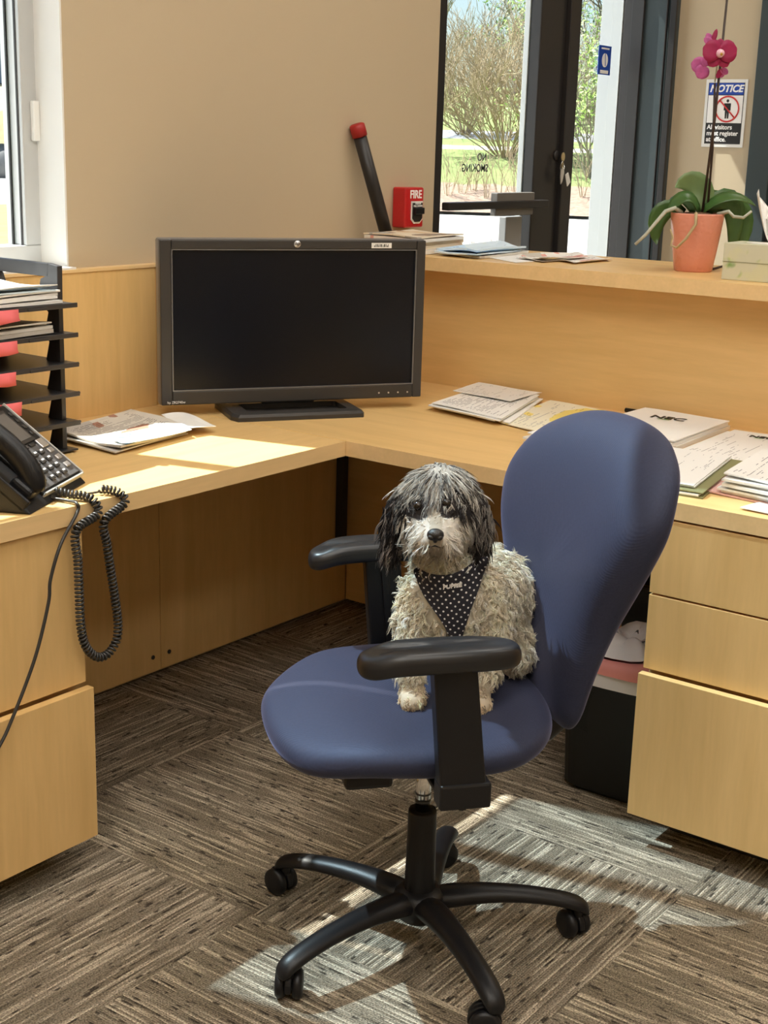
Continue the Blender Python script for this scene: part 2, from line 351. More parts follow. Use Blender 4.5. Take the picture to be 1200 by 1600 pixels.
box_out.box(W1-.004, W1+.3, WY+.16, y2+.03, WZ0, CEIL); box_out.box(W0-.3, W0+.004, WY+.16, y2+.03, WZ0, CEIL); box_out.box(W0, W1, WY+.16, y2+.05, WZ0-.05, WZ0+.004)
struct(box_out.build('trim_1', 'stucco'))
struct(box('wall_right', WX, WX+.2, -2.8, WY, 0, CEIL, 'paint_beige', bev=0))
struct(box('wall_left', -1.7, -1.5, -2.8, WY+.26, 0, CEIL, 'paint_beige', bev=0))
struct(box('wall_front', -1.5, WX+.2, -3.0, -2.8, 0, CEIL, 'paint_beige', bev=0))
struct(box('ceiling', -1.7, 5.4, -3.0, WY+.27, CEIL, CEIL+.15, 'ceiling_tile', bev=0))
# white reveal liner of the window: painted drywall return
b = MB(); b.box(W1-.003, W1+.002, WY-.001, WY+.09, WZ0, WZ1); b.box(W0-.002, W0+.003, WY-.001, WY+.09, WZ0, WZ1); b.box(W0, W1, WY-.03, WY+.09, WZ0-.004, WZ0+.006)
struct(b.build('trim_2', 'paint_white'))
# window: frame, panes, mullion, latch
win = struct(empty('window_1', (0, WY+.09, WZ0)))
def wbox(name, x0, x1, ya, yb, z0, z1, m, par=win, bev=.002): return box(name, x0, x1, ya, yb, z0-WZ0, z1-WZ0, m, par, bev)
f = MB(); h = WZ1-WZ0
f.box(W1-.045, W1, 0, .07, .05, h-.05); f.box(W0, W0+.045, 0, .07, .05, h-.05); f.box(W0, W1, 0, .07, 0, .05); f.box(W0, W1, 0, .07, h-.05, h)
f.build('window_frame', 'aluminium', win, bev=.003)
b = MB(); b.box(W1-.047, W1-.045, .012, .018, .05, h-.05); b.box(W1-.049, W1-.045, .0435, .049, .05, h-.05); b.build('gasket', 'bronze', win)
wbox('mullion', 1.855, 1.895, WY*0, .07, WZ0+.05, WZ1-.05, 'aluminium')
wbox('pane', W0+.045, 1.855, .038, .043, WZ0+.05, WZ1-.05, 'pane', bev=0); wbox('pane', 1.895, W1-.045, .038, .043, WZ0+.05, WZ1-.05, 'pane', bev=0)
wbox('latch', W1-.022, W1-.004, -.014, .0, 1.385, 1.475, 'white_plastic', bev=.003)
# roller shade of open-weave screen cloth, half drawn
def screen_cloth():
    m, nt, N, L, P = new_mat('screen_cloth'); N.remove(P)
    t = N.new('ShaderNodeBsdfTransparent'); t.inputs[0].default_value = (0.80, 0.91, 1.0, 1); d = N.new('ShaderNodeBsdfDiffuse'); d.inputs[0].default_value = (0.5, 0.5, 0.52, 1)
    tr = N.new('ShaderNodeBsdfTranslucent'); tr.inputs[0].default_value = (0.5, 0.52, 0.56, 1)
    m1 = N.new('ShaderNodeMixShader'); m1.inputs[0].default_value = 0.35; m2 = N.new('ShaderNodeMixShader'); m2.inputs[0].default_value = 0.40
    L.new(d.outputs[0], m1.inputs[1]); L.new(tr.outputs[0], m1.inputs[2]); L.new(t.outputs[0], m2.inputs[1]); L.new(m1.outputs[0], m2.inputs[2]); L.new(m2.outputs[0], N['Material Output'].inputs[0])
screen_cloth()
for sa, sb, ZS, lab in ((1.466, W1-.008, 1.905, 'half-drawn grey screen shade in the window bay nearest the beige wall'), (W0+.01, 1.460, 1.83, 'unseen screen shade added lower in the far bay to block sun')):  # second, lower shade is added out of view to cut the sun stripe
    sh = empty('roller_shade', (0, WY+.05, 2.0), 0, lab, 'shade', 'roller shades of the window')
    box('shade_cloth', sa, sb, -.001, .001, ZS+.012-2.0, 1.75, 'screen_cloth', sh, 0)
    MB().tube([(sa, 0, 1.765), (sb-.002, 0, 1.765)], .024, 12).build('roller_tube', 'white_plastic', sh, True)
    box('hem_bar', sa, sb, -.005, .005, ZS-2.0, ZS+.014-2.0, 'alu_grey', sh, .002)

# ------------------------------------------------------------------ ceiling light panels: desk row, the rest added as unseen fill
for k, (lx, ly) in enumerate([(0.3, 1.15), (2.2, 1.25), (4.25, 0.9), (-.7, -.35), (.8, -.35), (4.25, -1.2), (-.7, -1.9), (.8, -1.9), (-.7, .6)]):
    L_ = empty('ceiling_fill_light', (lx, ly, CEIL-.03), 0, ['recessed ceiling light panel above the left desk wing', 'recessed ceiling light panel above the office chair', 'added fill light panel over the lobby by the door',
        'added fill light panel above the open floor at the window end', 'added fill light panel behind the chair side', 'added fill light panel over the lobby far end', 'added fill light panel in the far back corner', 'added fill light panel middle of the far back row', 'added fill light panel of the far back row nearest the counter'][k], 'ceiling light', 'ceiling light panels')
    q = MB(); q.box(-.62, .62, -.32, -.30, 0, .03); q.box(-.62, .62, .30, .32, 0, .03); q.box(-.62, -.60, -.3, .3, 0, .03); q.box(.60, .62, -.3, .3, 0, .03)
    q.build('frame', 'white_plastic', L_); box('diffuser', -.60, .60, -.30, .30, .008, .016, 'fill_lamp_diffuser', L_, 0)

# ------------------------------------------------------------------ glazed entrance door and sidelight
door = struct(empty('door_1', (D0, WY+.02, 0)))
def dbox(name, x0, x1, ya, yb, z0, z1, m, par=None, bev=.002): return box(name, x0-D0, x1-D0, ya-WY-.02, yb-WY-.02, z0, z1, m, par or door, bev)
DY = WY+.02                                                         # inner face of the door frame
GX = lambda px, y=DY: ony(px, 0, y).x
xa, xb, xc, xd, xe, xf = GX(700), GX(850), GX(889), GX(906), GX(958, DY+.05), GX(992)
dbox('frame_jamb', D0, xa, DY, DY+.12, 0, DZ, 'bronze'); dbox('frame_head', xa, D1, DY, DY+.12, DZ-.06, DZ, 'bronze')
dbox('door_glass', xa+.012, xb, DY+.045, DY+.051, .25, DZ-.14, 'pane', bev=0)
dbox('bottom_rail', xa+.012, xb, DY+.02, DY+.075, .01, .25, 'bronze'); dbox('top_rail', xa+.012, xb, DY+.02, DY+.075, DZ-.14, DZ-.062, 'bronze')
dbox('lock_stile', xb, xc, DY+.005, DY+.05, 0.01, DZ-.062, 'bronze', bev=.004); dbox('stile_cladding', xb-.002, xc, DY+.0505, DY+.072, .01, DZ-.062, 'aluminium')
dbox('frame_post', xc+.004, xd, DY-.012, DY+.04, 0, DZ-.06, 'bronze', bev=.003); dbox('post_cladding', xc+.004, xd-.03, DY+.0405, DY+.07, 0, DZ-.06, 'aluminium')
dbox('sidelight_glass', xd-.02, xf, DY+.045, DY+.051, 0.06, DZ-.06, 'pane', bev=0)
dbox('frame_cladding', xf+.012, xf+.05, DY+.052, DY+.145, 0, DZ-.06, 'aluminium'); dbox('glazing_stop', xf+.008, xf+.03, DY+.0, DY+.045, 0, DZ-.06, 'bronze')
ZB = ony(770, 320, DY-.04).z                                        # push bar
dbox('push_bar', xa-.03, xb+.02, DY-.055, DY-.025, ZB-.014, ZB+.012, 'bronze', bev=.004)
pp0, pp1 = ony(774, 320, DY-.04), ony(832, 318, DY-.04)
dbox('push_plate', pp0.x, pp1.x, DY-.048, DY-.02, ony(800, 316, DY-.045).z, ony(800, 301, DY-.045).z, 'alu_dark', bev=.003)
dbox('latch_case', pp0.x, pp1.x, DY-.044, DY-.02, ony(800, 337, DY-.045).z, ony(800, 324, DY-.045).z, 'alu_dark', bev=.003)
dbox('latch_groove', pp0.x+.004, pp1.x-.004, DY-.040, DY-.02, ony(800, 324, DY-.045).z, ony(800, 316, DY-.045).z, 'bronze', bev=0)
dbox('guide_rail', GX(812), GX(838), DY+.01, DY+.04, .25, ony(820, 338, DY).z, 'alu_grey', bev=.003)
# dark corner casing that turns into the lobby wall
dbox('corner_casing', WX-.03, WX-.001, 2.43, WY+.02, 0, DZ, 'bronze_green', bev=.002)
for ya, yb in ((2.425, 2.45), (2.462, 2.468), (WY-.02, WY+.03)): dbox('casing_edge', WX-.045, WX-.0315, ya, yb, 0, DZ, 'bronze', bev=.002)
# NO SMOKING decal (read from outside, so reversed from within) and blue sticker
dec = empty('window_decal', (0, DY+.044, 0), 0, 'small reversed no smoking lettering on the entrance door glass', 'decal')
a0 = ony(748, 246, DY+.044); s_ = .036
text('lettering', 'NO', s_, 'dark_print', dec, (a0.x+.02, 0, a0.z), (-1, 0, 0), (0, 0, 1), .0006); a1 = ony(742, 263, DY+.044)
text('lettering', 'SMOKING', s_, 'dark_print', dec, (a1.x, 0, a1.z), (-1, 0, 0), (0, 0, 1), .0006)
a0 = ony(936, 70, DY+.044); a1 = ony(952, 118, DY+.044)
stk = empty('window_sticker', (a0.x, DY+.043, a1.z), 0, 'blue sticker with a white leaf emblem on the narrow sidelight glass', 'sticker')
sw, shh = a1.x-a0.x, a0.z-a1.z; box('sticker_sheet', 0, sw, -.001, .001, 0, shh, 'blue_print', stk, 0)
pts = [(sw*.5+sw*.24*math.sin(t)*(1 if t < math.pi else 1), shh*.5-shh*.24*math.cos(t)) for t in np.linspace(0, 2*math.pi, 20)[:-1]]
MB().prism(pts, -.0025, -.0012, 'xz').build('leaf_emblem', 'white_print', stk)
MB().prism([(sw*.52, shh*.3), (sw*.56, shh*.3), (sw*.5, shh*.82), (sw*.46, shh*.82)], -.0035, -.0026, 'xz').build('emblem_rib', 'blue_print', stk)
for q in (.90, .13, .07): box('print_line', sw*.18, sw*.82, -.0022, -.0011, shh*q-.003, shh*q+.003, 'white_print', stk, 0)
# keys hanging from the lock
kp = ony(869, 243, DY+.003)
ky = empty('key_ring', (kp.x, DY+.005, kp.z), 0, 'bunch of keys with a white tag hanging from the door lock', 'keys')
MB().lathe([(.0, 0), (.017, 0), (.017, .006), (.0, .006)], 18).build('lock_cylinder', 'bronze', ky, True, rot=(math.pi/2, 0, 0))
q = MB(); q.prism([(.012*math.cos(a), -.004+.016*math.sin(a)) for a in np.linspace(0, 2*math.pi, 14)[:-1]], -.03, -.027, 'xz'); q.box(-.003, .003, -.029, -.0265, -.05, -.01); q.build('key', 'brass', ky, loc=(.004, 0, 0))
MB().tube([(.012*math.cos(a), -.03+.003*math.sin(2*a), -.034+.018*math.sin(a)) for a in np.linspace(0, 2*math.pi, 17)], .0016, 6, False).build('ring', 'chrome', ky, True)
q = MB(); q.prism([(-.014, -.048), (.006, -.04), (.01, -.06), (.0, -.09), (-.009, -.1), (-.014, -.075)], -.034, -.031, 'xz'); q.build('key', 'silver', ky)
q = MB(); q.prism([(.012, -.066), (.03, -.058), (.05, -.092), (.03, -.108)], -.04, -.036, 'xz'); q.build('tag', 'white_plastic', ky, bev=.001)
# notice sign on the lobby wall
s1 = onx(1104, 124, WX-.004); s2 = onx(1160, 231, WX-.004); yw = s1.y-s2.y; zh = s1.z-s2.z
sg = empty('notice_sign', (WX, s1.y, s2.z), 0, 'blue, white and black notice sign on the lobby wall behind the orchid', 'sign')
def sgp(a, c, d): return (-d, -a*yw, c*zh)                          # a: 0..1 across, c: 0..1 up
def sgbox(name, a0, a1, c0, c1, d0, d1, m, bev=0): return MB().box(-d1, -d0, -a1*yw, -a0*yw, c0*zh, c1*zh).build(name, m, sg, bev=bev)
sgbox('sign_board', 0, 1, 0, 1, .0005, .004, 'white_plastic', .003); sgbox('border', .07, .93, .05, .95, .0041, .0046, 'black_print')
sgbox('blue_field', .085, .915, .775, .945, .0047, .0052, 'blue_print'); sgbox('white_field', .085, .915, .36, .765, .0047, .0052, 'white_print')
text('lettering', 'NOTICE', .145*zh, 'white_print', sg, sgp(.5, .86, .0056), (0, -1, 0), (0, 0, 1), .0012, .25)
text('lettering', 'All visitors\nmust register\nat office.', .095*zh, 'white_print', sg, sgp(.11, .205, .0052), (0, -1, 0), (0, 0, 1), .0006, 0, 'LEFT')
cy, cz, rr = -.56*yw, .565*zh, .185*zh
q = MB(); q.tube([(-.006, cy+rr*math.cos(a), cz+rr*math.sin(a)) for a in np.linspace(0, 2*math.pi, 33)], .010*zh*1.2, 6, False); q.tube([(-.0062, cy+rr*.7, cz+rr*.7), (-.0062, cy-rr*.7, cz-rr*.7)], .010*zh*1.1, 6); q.build('prohibition_ring', 'red_print', sg, True)
q = MB(); q.prism([(cy+.022*zh*math.cos(a), cz+.12*zh+.024*zh*math.sin(a)) for a in np.linspace(0, 2*math.pi, 13)[:-1]], -.0056, -.0052, 'yz')
q.prism([(cy-.055*zh, cz+.085*zh), (cy+.055*zh, cz+.085*zh), (cy+.055*zh, cz-.02*zh), (cy+.035*zh, cz-.02*zh), (cy+.03*zh, cz-.14*zh), (cy+.006*zh, cz-.14*zh), (cy, cz-.04*zh), (cy-.006*zh, cz-.14*zh), (cy-.03*zh, cz-.14*zh), (cy-.035*zh, cz-.02*zh), (cy-.055*zh, cz-.02*zh)], -.0056, -.0052, 'yz'); q.build('figure', 'black_print', sg)
# dark door further along the lobby wall
d2 = struct(empty('door_2', (WX, 2.1, 0)))
box('frame_jamb', -.03, -.001, -.085, 0.0, 0, 2.2, 'bronze_green', d2); box('frame_head', -.03, -.001, -1.1, -.085, 2.12, 2.2, 'bronze_green', d2); box('frame_jamb', -.03, -.001, -1.1, -1.02, 0, 2.12, 'bronze_green', d2)
box('door_leaf', -.012, -.001, -1.02, -.085, 0.005, 2.12, 'black_print', d2); box('door_handle', -.06, -.012, -.96, -.93, .95, 1.1, 'silver', d2)
# fire alarm pull station
fa = ony(634, 293, WY-.05); fb = ony(661, 355, WY-.05); fw_, fh_ = fb.x-fa.x, fa.z-fb.z
al = empty('fire_alarm', (fa.x, WY, fb.z), 0, 'red fire alarm pull station on the beige wall beside the door', 'fire alarm')
MB().prism([(0, 0), (fw_, 0), (fw_, fh_), (0, fh_)], -.05, -.0005, 'xz').build('housing', 'alarm_red', al, bev=.006, seg=3)
text('lettering', 'FIRE', fh_*.28, 'white_print', al, (fw_*.55, -.0505, fh_*.82), (1, 0, 0), (0, 0, 1), .0009)
pts = [(.3, .66), (.9, .66), (.9, .2), (.75, .1), (.45, .1), (.3, .2)]
MB().prism([(a*fw_, c*fh_) for a, c in pts], -.053, -.0505, 'xz').build('label_plate', 'white_plastic', al)
MB().prism([(.5*fw_+(a*fw_-.6*fw_)*.84+.1*fw_, .4*fh_+(c*fh_-.4*fh_)*.84) for a, c in pts], -.056, -.0531, 'xz').build('recess_plate', 'bronze', al)
box('pull_handle', fw_*.36, fw_*.84, -.066, -.0561, fh_*.34, fh_*.5, 'black_plastic', al, .002)
text('lettering', 'PUSH IN\nPULL DOWN', fh_*.065, 'white_print', al, (fw_*.6, -.0565, fh_*.57), (1, 0, 0), (0, 0, 1), .0002)

# ================================================================== OUTSIDE
EX = Vector((math.cos(R_(29.5)), math.sin(R_(29.5)), 0)); EY = Vector((-EX.y, EX.x, 0))
def ext(d, s, z=0): return EX*d + EY*s + Vector((0, 0, z))
PROF = [(5.9, -.02), (31, 0), (33.2, .5), (39, 1.3), (40.6, 1.42), (43, 1.62), (46, 1.9), (62, 3.3), (95, 5.2)]
def gz(d):
    for (a, za), (c, zc) in zip(PROF, PROF[1:]):
        if d <= c: return za+(zc-za)*(d-a)/(c-a)
    return PROF[-1][1]
def strip(name, da, dc, sa, sb, mat, lift=0, n=8, wob=0.0):
    V = []; F = []; ds = sorted(set([da, dc]+[p[0] for p in PROF if da < p[0] < dc]))
    for d in ds:
        for k in range(n+1):
            s = sa+(sb-sa)*k/n; dd = d+(wob*math.sin(s*1.3)+wob*.6*math.sin(s*3.1) if d in (da, dc) else 0); V.append(ext(dd, s, gz(d)+lift))
    for i in range(len(ds)-1):
        for k in range(n): F.append((i*(n+1)+k, (i+1)*(n+1)+k, (i+1)*(n+1)+k+1, i*(n+1)+k+1)[::-1])
    return struct(raw(name, V, F, mat))
plain('lawn', (0.20, 0.26, 0.085), 0.95, noise=0.35, nscale=3, bump=1.0, bscale=30)
plain('mulch', (0.30, 0.21, 0.16), 0.95, noise=0.6, nscale=9, bump=1.0, bscale=12)
gp = MB(); gp.add([(-30, WY+.27, -.05), (80, WY+.27, -.05), (80, 90, -.05), (-30, 90, -.05)], [(0, 1, 2, 3)]); struct(gp.build('pavement_1', 'concrete'))
gp = MB(); gp.add([(WX+.2, -20, -.05), (80, -20, -.05), (80, WY+.27, -.05), (WX+.2, WY+.27, -.05)], [(0, 1, 2, 3)]); struct(gp.build('pavement_2', 'concrete'))
strip('mulch_bed', 31, 33.6, -9, 7, 'mulch', .02, 24, .12); strip('lawn_1', 33.4, 39.2, -12, 9, 'lawn', .015); strip('path', 39.2, 40.6, -14, 10, 'concrete', .01)
strip('lawn_2', 40.6, 43, -16, 12, 'lawn', .01); strip('road', 43, 46, -18, 14, 'asphalt', .0); strip('lawn_3', 46, 95, -60, 20, 'lawn', .0)
# lawn and far building seen past the window jamb
L1 = [onz(-160, 322, -.03), onz(60, 318, -.03), onz(60, 440, -.03), onz(-160, 470, -.03)]
struct(raw('lawn_4', L1, [(0, 3, 2, 1)], 'lawn'))
BD = Vector((math.cos(R_(51.6)), math.sin(R_(51.6)), 0)); BS = Vector((-BD.y, BD.x, 0))
bl = empty('building', BD*62, 0, 'distant grey block building seen past the window jamb', 'building')
def bbox(name, d0, d1, s0, s1, z0, z1, m, par): 
    V = [BD*d+BS*s+Vector((0, 0, z)) for z in (z0, z1) for d, s in ((d0, s0), (d1, s0), (d1, s1), (d0, s1))]
    return raw(name, V, [(0, 1, 2, 3), (7, 6, 5, 4), (0, 4, 5, 1), (1, 5, 6, 2), (2, 6, 7, 3), (3, 7, 4, 0)], m, par)
for k in range(4): bbox('wall_course', 0, 6, -4, 14, 3.4+1.55*k, 4.9+1.55*k, 'brick_grey', bl)
bbox('joint_wall', .08, 6, -4, 14, 0, 9.5, 'rock_grey', bl)
bk = tag(raw('earth_bank', [BD*d+BS*s+Vector((0, 0, z)) for s in (-5, 3, 13) for d, z in ((52, -.05), (54.5, 2.0+.2*math.sin(s)), (60, 3.3), (61, -.05))], [(i*4+j, i*4+(j+1) % 4, (i+1)*4+(j+1) % 4, (i+1)*4+j) for i in range(2) for j in range(4)], 'rock_tan'), 'low tan earth bank before the distant grey building', 'earth bank')
for k in range(3):
    me = bpy.data.meshes.new('boulder'); bm = bmesh.new(); bmesh.ops.create_icosphere(bm, subdivisions=2, radius=.75)
    for v in bm.verts: v.co *= 1+.25*math.sin(v.co.x*7+k*3)*math.cos(v.co.y*5+v.co.z*6+k)
    bm.to_mesh(me); bm.free(); bo = link('boulder', me, 'rock_grey', None, True, loc=BD*(49.5+.4*k)+BS*(-1.6+1.7*k)+Vector((0, 0, .3)))
    tag(bo, 'dark boulder at the foot of the distant tan bank', 'boulder', 'boulders at the foot of the bank')
def branches(base, height, spread, nstem, depth, rad, seed, up=0.7, ratio=0.62, nchild=3, wig=.12):
    """a twiggy multi-stemmed shrub; returns an MB and the twig tips"""
    rnd = random.Random(seed); mb = MB(); tips = []
    def grow(p, d, ln, r, lev):
        pts = [p]; q = p; dd = d.copy(); n = 3
        for k in range(n):
            dd = (dd + Vector((rnd.gauss(0, wig), rnd.gauss(0, wig), rnd.gauss(0, wig*.6)+.03))).normalized(); q = q + dd*(ln/n); pts.append(q)
        mb.tube(pts, [r*(1-.18*k) for k in range(n+1)], 3, False)
        if lev <= 0: tips.append((q, dd)); return
        for k in range(nchild):
            nd = (dd + Vector((rnd.gauss(0, .42), rnd.gauss(0, .42), rnd.gauss(.12, .28)))).normalized()
            grow(pts[rnd.choice((1, 2, 3, 3))], nd, ln*ratio*rnd.uniform(.75, 1.25), r*.74, lev-1)
    for s in range(nstem):
        a = rnd.uniform(0, 2*math.pi); t = rnd.uniform(.15, 1)
        d = Vector((math.cos(a)*spread*t, math.sin(a)*spread*t, up)).normalized()
        grow(base + Vector((math.cos(a)*.25*spread*t, math.sin(a)*.25*spread*t, 0)), d, height*rnd.uniform(.42, .6), rad, depth)
    return mb, tips
def leaves(tips, size, n, seed, spread=.2):
    rnd = random.Random(seed); mb = MB()
    for p, d in tips:
        for k in range(n):
            c = p + Vector([rnd.gauss(0, spread) for _ in range(3)]); u = Vector([rnd.gauss(0, 1) for _ in range(3)]).normalized(); w = u.orthogonal().normalized()
            s = size*rnd.uniform(.6, 1.3); mb.add([c-u*s, c+w*s*.45, c+u*s, c-w*s*.45], [(0, 1, 2, 3)])
    return mb
def shrub(name, label, cat, d, s, height, spread, nstem, depth, rad, seed, mat, leafmat=None, lsize=.06, ln=3, up=.7, nchild=3, group=None):
    base = ext(d, s, gz(d)-.03); mb, tips = branches(Vector((0, 0, 0)), height, spread, nstem, depth, rad, seed, up, nchild=nchild)
    if leafmat:
        e = empty(name, base, 0, label, cat, group); mb.build('branches', mat, e); lf = leaves(tips, lsize, ln, seed+1).build('foliage', leafmat, e); lf['kind'] = 'stuff'
        return e
    o = mb.build(name, mat, loc=base); return tag(o, label, cat, group)
def at_px(px, d):                                                    # sideways offset of a direction at distance d
    v = ray(px, 230); a = math.atan2(v[1], v[0]) - R_(29.5); return d*math.tan(a)
shrub('bare_shrub', 'big leafless tan shrub beyond the entrance door glass', 'shrub', 38.0, at_px(790, 38), 3.0, 1.0, 44, 4, .022, 3, 'twig_tan', up=.85)
shrub('bare_shrub', 'leafless shrub behind the big tan one, at the left door frame', 'shrub', 44.5, at_px(725, 44.5), 3.1, 1.0, 34, 4, .02, 5, 'twig_tan', up=.95)
shrub('leafing_shrub', 'light green leafing shrub seen through the narrow sidelight', 'shrub', 34.9, at_px(928, 34.9), 2.7, .55, 14, 3, .022, 8, 'twig_grey', 'spring_leaf', .07, 4, .9)
shrub('leafing_shrub', 'taller green bush behind the door lock stile', 'shrub', 50.0, at_px(880, 50), 4.2, .6, 12, 3, .024, 12, 'twig_grey', 'spring_leaf', .08, 4, 1.0)
shrub('evergreen_tree', 'dark evergreen bough standing over the shrubs at the right pane', 'tree', 58.0, at_px(948, 58), 7.2, .6, 10, 3, .05, 15, 'trunk', 'needle_green', .12, 6, 1.3)
shrub('evergreen_tree', 'small evergreen sprouting behind the big tan shrub', 'tree', 53.5, at_px(832, 53.5), 4.2, .4, 7, 3, .03, 16, 'trunk', 'needle_green', .1, 4, 1.4)
for k, px in enumerate((703, 722, 742, 764, 786, 806, 828, 915, 940, 965)):
    shrub('twig_clump', 'thin bare twig clump in the mulch bed before the lawn', 'shrub', 32.3+.25*(k % 3), at_px(px, 32.3), 1.35, .5, 9, 1, .008, 30+k, 'twig_tan', up=1.2, group='twig clumps in the mulch bed')
for k, (px, dd) in enumerate(((700, 72), (760, 76), (830, 74), (900, 70), (960, 78))):
    shrub('bare_tree', 'far bare tree on the skyline above the shrubs', 'tree', dd, at_px(px, dd), 5.2+.6*(k % 2), .45, 5, 3, .05, 50+k, 'twig_grey', up=1.3, group='bare trees on the skyline')
for k, px in enumerate((712, 724, 738, 752, 770)):
    shrub('planter_stalk', 'dry flower stalk on the paving just outside the glass', 'plant', 17.5+.3*k, at_px(px, 17.5), .42, .25, 3, 1, .006, 80+k, 'twig_tan', up=1.5, group='dry stalks outside the door')

# ================================================================== THE DESK
DF, RF = 1.925, 2.455            # front edge of the left wing (y) and of the right wing (x)
PY, PX = 2.55, 3.265             # faces of the back panels
ZT = .74
wt = empty('worktop', (1.3, DF, ZT-.035), 0, 'maple laminate worktop of the left wing, sunlit, under phone and trays', 'worktop', 'desk worktops')
def rel(o, e): o.location = Vector(o.location)-Vector(e.location); return o
rel(box('top_panel', .1, RF-.001, DF+.002, PY-.001, ZT-.035, ZT, 'wood_x', wt, .002), wt); rel(box('edge_band', .1, RF-.001, DF, DF+.0018, ZT-.035, ZT, 'wood_edge', wt, 0), wt)
wt = empty('worktop', (RF, 1.0, ZT-.035), 0, 'maple laminate worktop of the right wing, under monitor and paper piles', 'worktop', 'desk worktops')
rel(box('top_panel', RF+.002, PX-.001, -.6, PY-.001, ZT-.035, ZT, 'wood_y', wt, .002), wt); rel(box('edge_band', RF, RF+.0018, -.6, DF+.0, ZT-.035, ZT, 'wood_edge', wt, 0), wt)
# back panels
bp = empty('low_partition', (1.5, PY, 0), 0, 'low maple back partition below the window, behind trays and newspapers', 'partition')
for x0, x1 in ((.1, 1.29), (1.292, 2.467), (2.469, PX-.0005)): rel(box('panel', x0, x1, PY, PY+.025, .018, 1.088, 'wood_z', bp, .0015), bp)
rel(box('cap', .1, PX-.105, PY-.003, PY+.028, 1.088, 1.096, 'wood_edge', bp, .001), bp)
for dx in (-.03, .03): rel(MB().lathe([(.006, 0), (.006, .002), (.0, .002)], 10).build('screw_cap', 'plinth', bp, loc=(2.468+dx, PY, .06), rot=(math.pi/2, 0, 0)), bp)
rel(box('cable_channel', PX-.06, PX-.036, PY-.03, PY-.002, .22, ZT-.036, 'plinth', bp, .002), bp)
cn = empty('counter', (PX, 1.0, 0), 0, 'raised maple reception counter with a panel front, carrying the orchid', 'counter')
for a0, a1 in ((-.6, 1.02), (1.022, PY-.001)): rel(box('panel', PX, PX+.03, a0, a1, .018, 1.067, 'wood_y', cn, .0015), cn)
rel(box('counter_top', 3.163, 3.64, -.6, PY-.004, 1.069, 1.105, 'wood_y', cn, .002), cn); rel(box('edge_band', 3.1612, 3.163, -.6, PY-.004, 1.069, 1.105, 'wood_edge', cn, 0), cn)
rel(box('lobby_panel', 3.50, 3.53, -.6, PY, 0, 1.068, 'wood_z', cn, .001), cn)
# pedestals
def pedestal(name, label, axis, front, a0, a1, cuts, back, open_last):
    """axis 'y': drawers face -y; axis 'x': drawers face -x"""
    e = empty(name, ((a0+a1)/2, front+.2, 0) if axis == 'y' else (front+.2, (a0+a1)/2, 0), 0, label, 'cabinet', 'desk pedestals')
    def B(nm, p0, p1, d0, d1, z0, z1, m, par=e, bev=.0015):
        o = box(nm, *( (p0, p1, d0, d1) if axis == 'y' else (d0, d1, p0, p1)), z0, z1, m, None, bev); o.parent = e; return rel(o, e)
    B('carcass', a0+.004, a1-.004, front+.02, back, .062, ZT-.038, 'wood_z'); B('plinth', a0+.05, a1-.05, front+.09, back-.02, .0, .0615, 'plinth')
    for k, (z0, z1) in enumerate(cuts):
        o = open_last if k == len(cuts)-1 else 0.0
        B('drawer_front', a0, a1, front-o, front+.0185-o, z0, z1, 'wood_z', bev=.0012)
        if o: B('drawer_box', a0+.03, a1-.03, front+.0187-o, front+.0195, z0+.02, z1-.04, 'plinth')
    return e
pedestal('drawer_pedestal', 'two-drawer maple pedestal under the left wing, black cord across it', 'y', DF+.008, 1.27, 1.672, [(.3855, .702), (.068, .380)], PY-.06, .022)
pedestal('drawer_pedestal', 'three-drawer maple pedestal under the right wing, beside the bins', 'x', RF+.002, .74, 1.145, [(.546, .70), (.3845, .542), (.068, .3795)], PX-.06, .022)

# ================================================================== MONITOR
mo = empty('monitor', (2.576+.552*.10, 2.159+.834*.10, ZT), math.atan2(-.552, .834), 'large black widescreen monitor, switched off, in the desk corner', 'monitor')
x0, x1, z0, z1 = -.3265, .3515, .028, .428
outer = [(x0, z0), (x1, z0), (x1, z1), (x0, z1)]; sx0, sx1, sz0, sz1 = -.299, .327, .0625, .405
b = MB(); b.box(x0, sx0, 0, .03, z0, z1); b.box(sx1, x1, 0, .03, z0, z1); b.box(sx0, sx1, 0, .03, z0, sz0); b.box(sx0, sx1, 0, .03, sz1, z1)
hs_ = b.build('bezel', 'bezel', mo); bevel(hs_, .003)
b = MB(); b.prism([(x0-.002, z0-.002), (x1+.002, z0-.002), (x1+.002, z1+.002), (x0-.002, z1+.002)], .012, .05, 'xz'); b.build('shell', 'bezel_edge', mo, bev=.006)
box('back_cover', -.2, .22, .05, .085, .09, .36, 'bezel', mo, .01)
box('screen', sx0, sx1, .006, .0115, sz0, sz1, 'screen', mo, 0)
b = MB(); t = .0022; b.box(sx0, sx1, -.0006, .0055, sz0, sz0+t); b.box(sx1-t, sx1, -.0006, .0055, sz0, sz1); b.box(sx0, sx1, -.0006, .0055, sz1-t, sz1); b.box(sx0, sx0+t, -.0006, .0055, sz0, sz1); b.build('screen_trim', 'bezel_edge', mo)
lg = MB().lathe([(.0, 0), (.0085, 0), (.0085, .0012), (0, .0012)], 24).build('logo', 'silver', mo, True, loc=((x0+x1)/2, -.0002, (sz1+z1)/2+.0015), rot=(math.pi/2, 0, 0))
text('lettering', 'hp', .0125, 'black_print', mo, ((x0+x1)/2, -.0016, (sz1+z1)/2+.0025), (1, 0, 0), (0, 0, 1), .0002, .25)
box('asset_sticker', .205, .258, -.001, -.0002, .4085, .4215, 'white_plastic', mo, 0)
for k in range(14): box('sticker_print', .212+.0028*k, .2132+.0028*k+.0008*(k % 3 == 0), -.0014, -.0011, .4115, .4185 if k % 4 else .415, 'black_print', mo, 0)
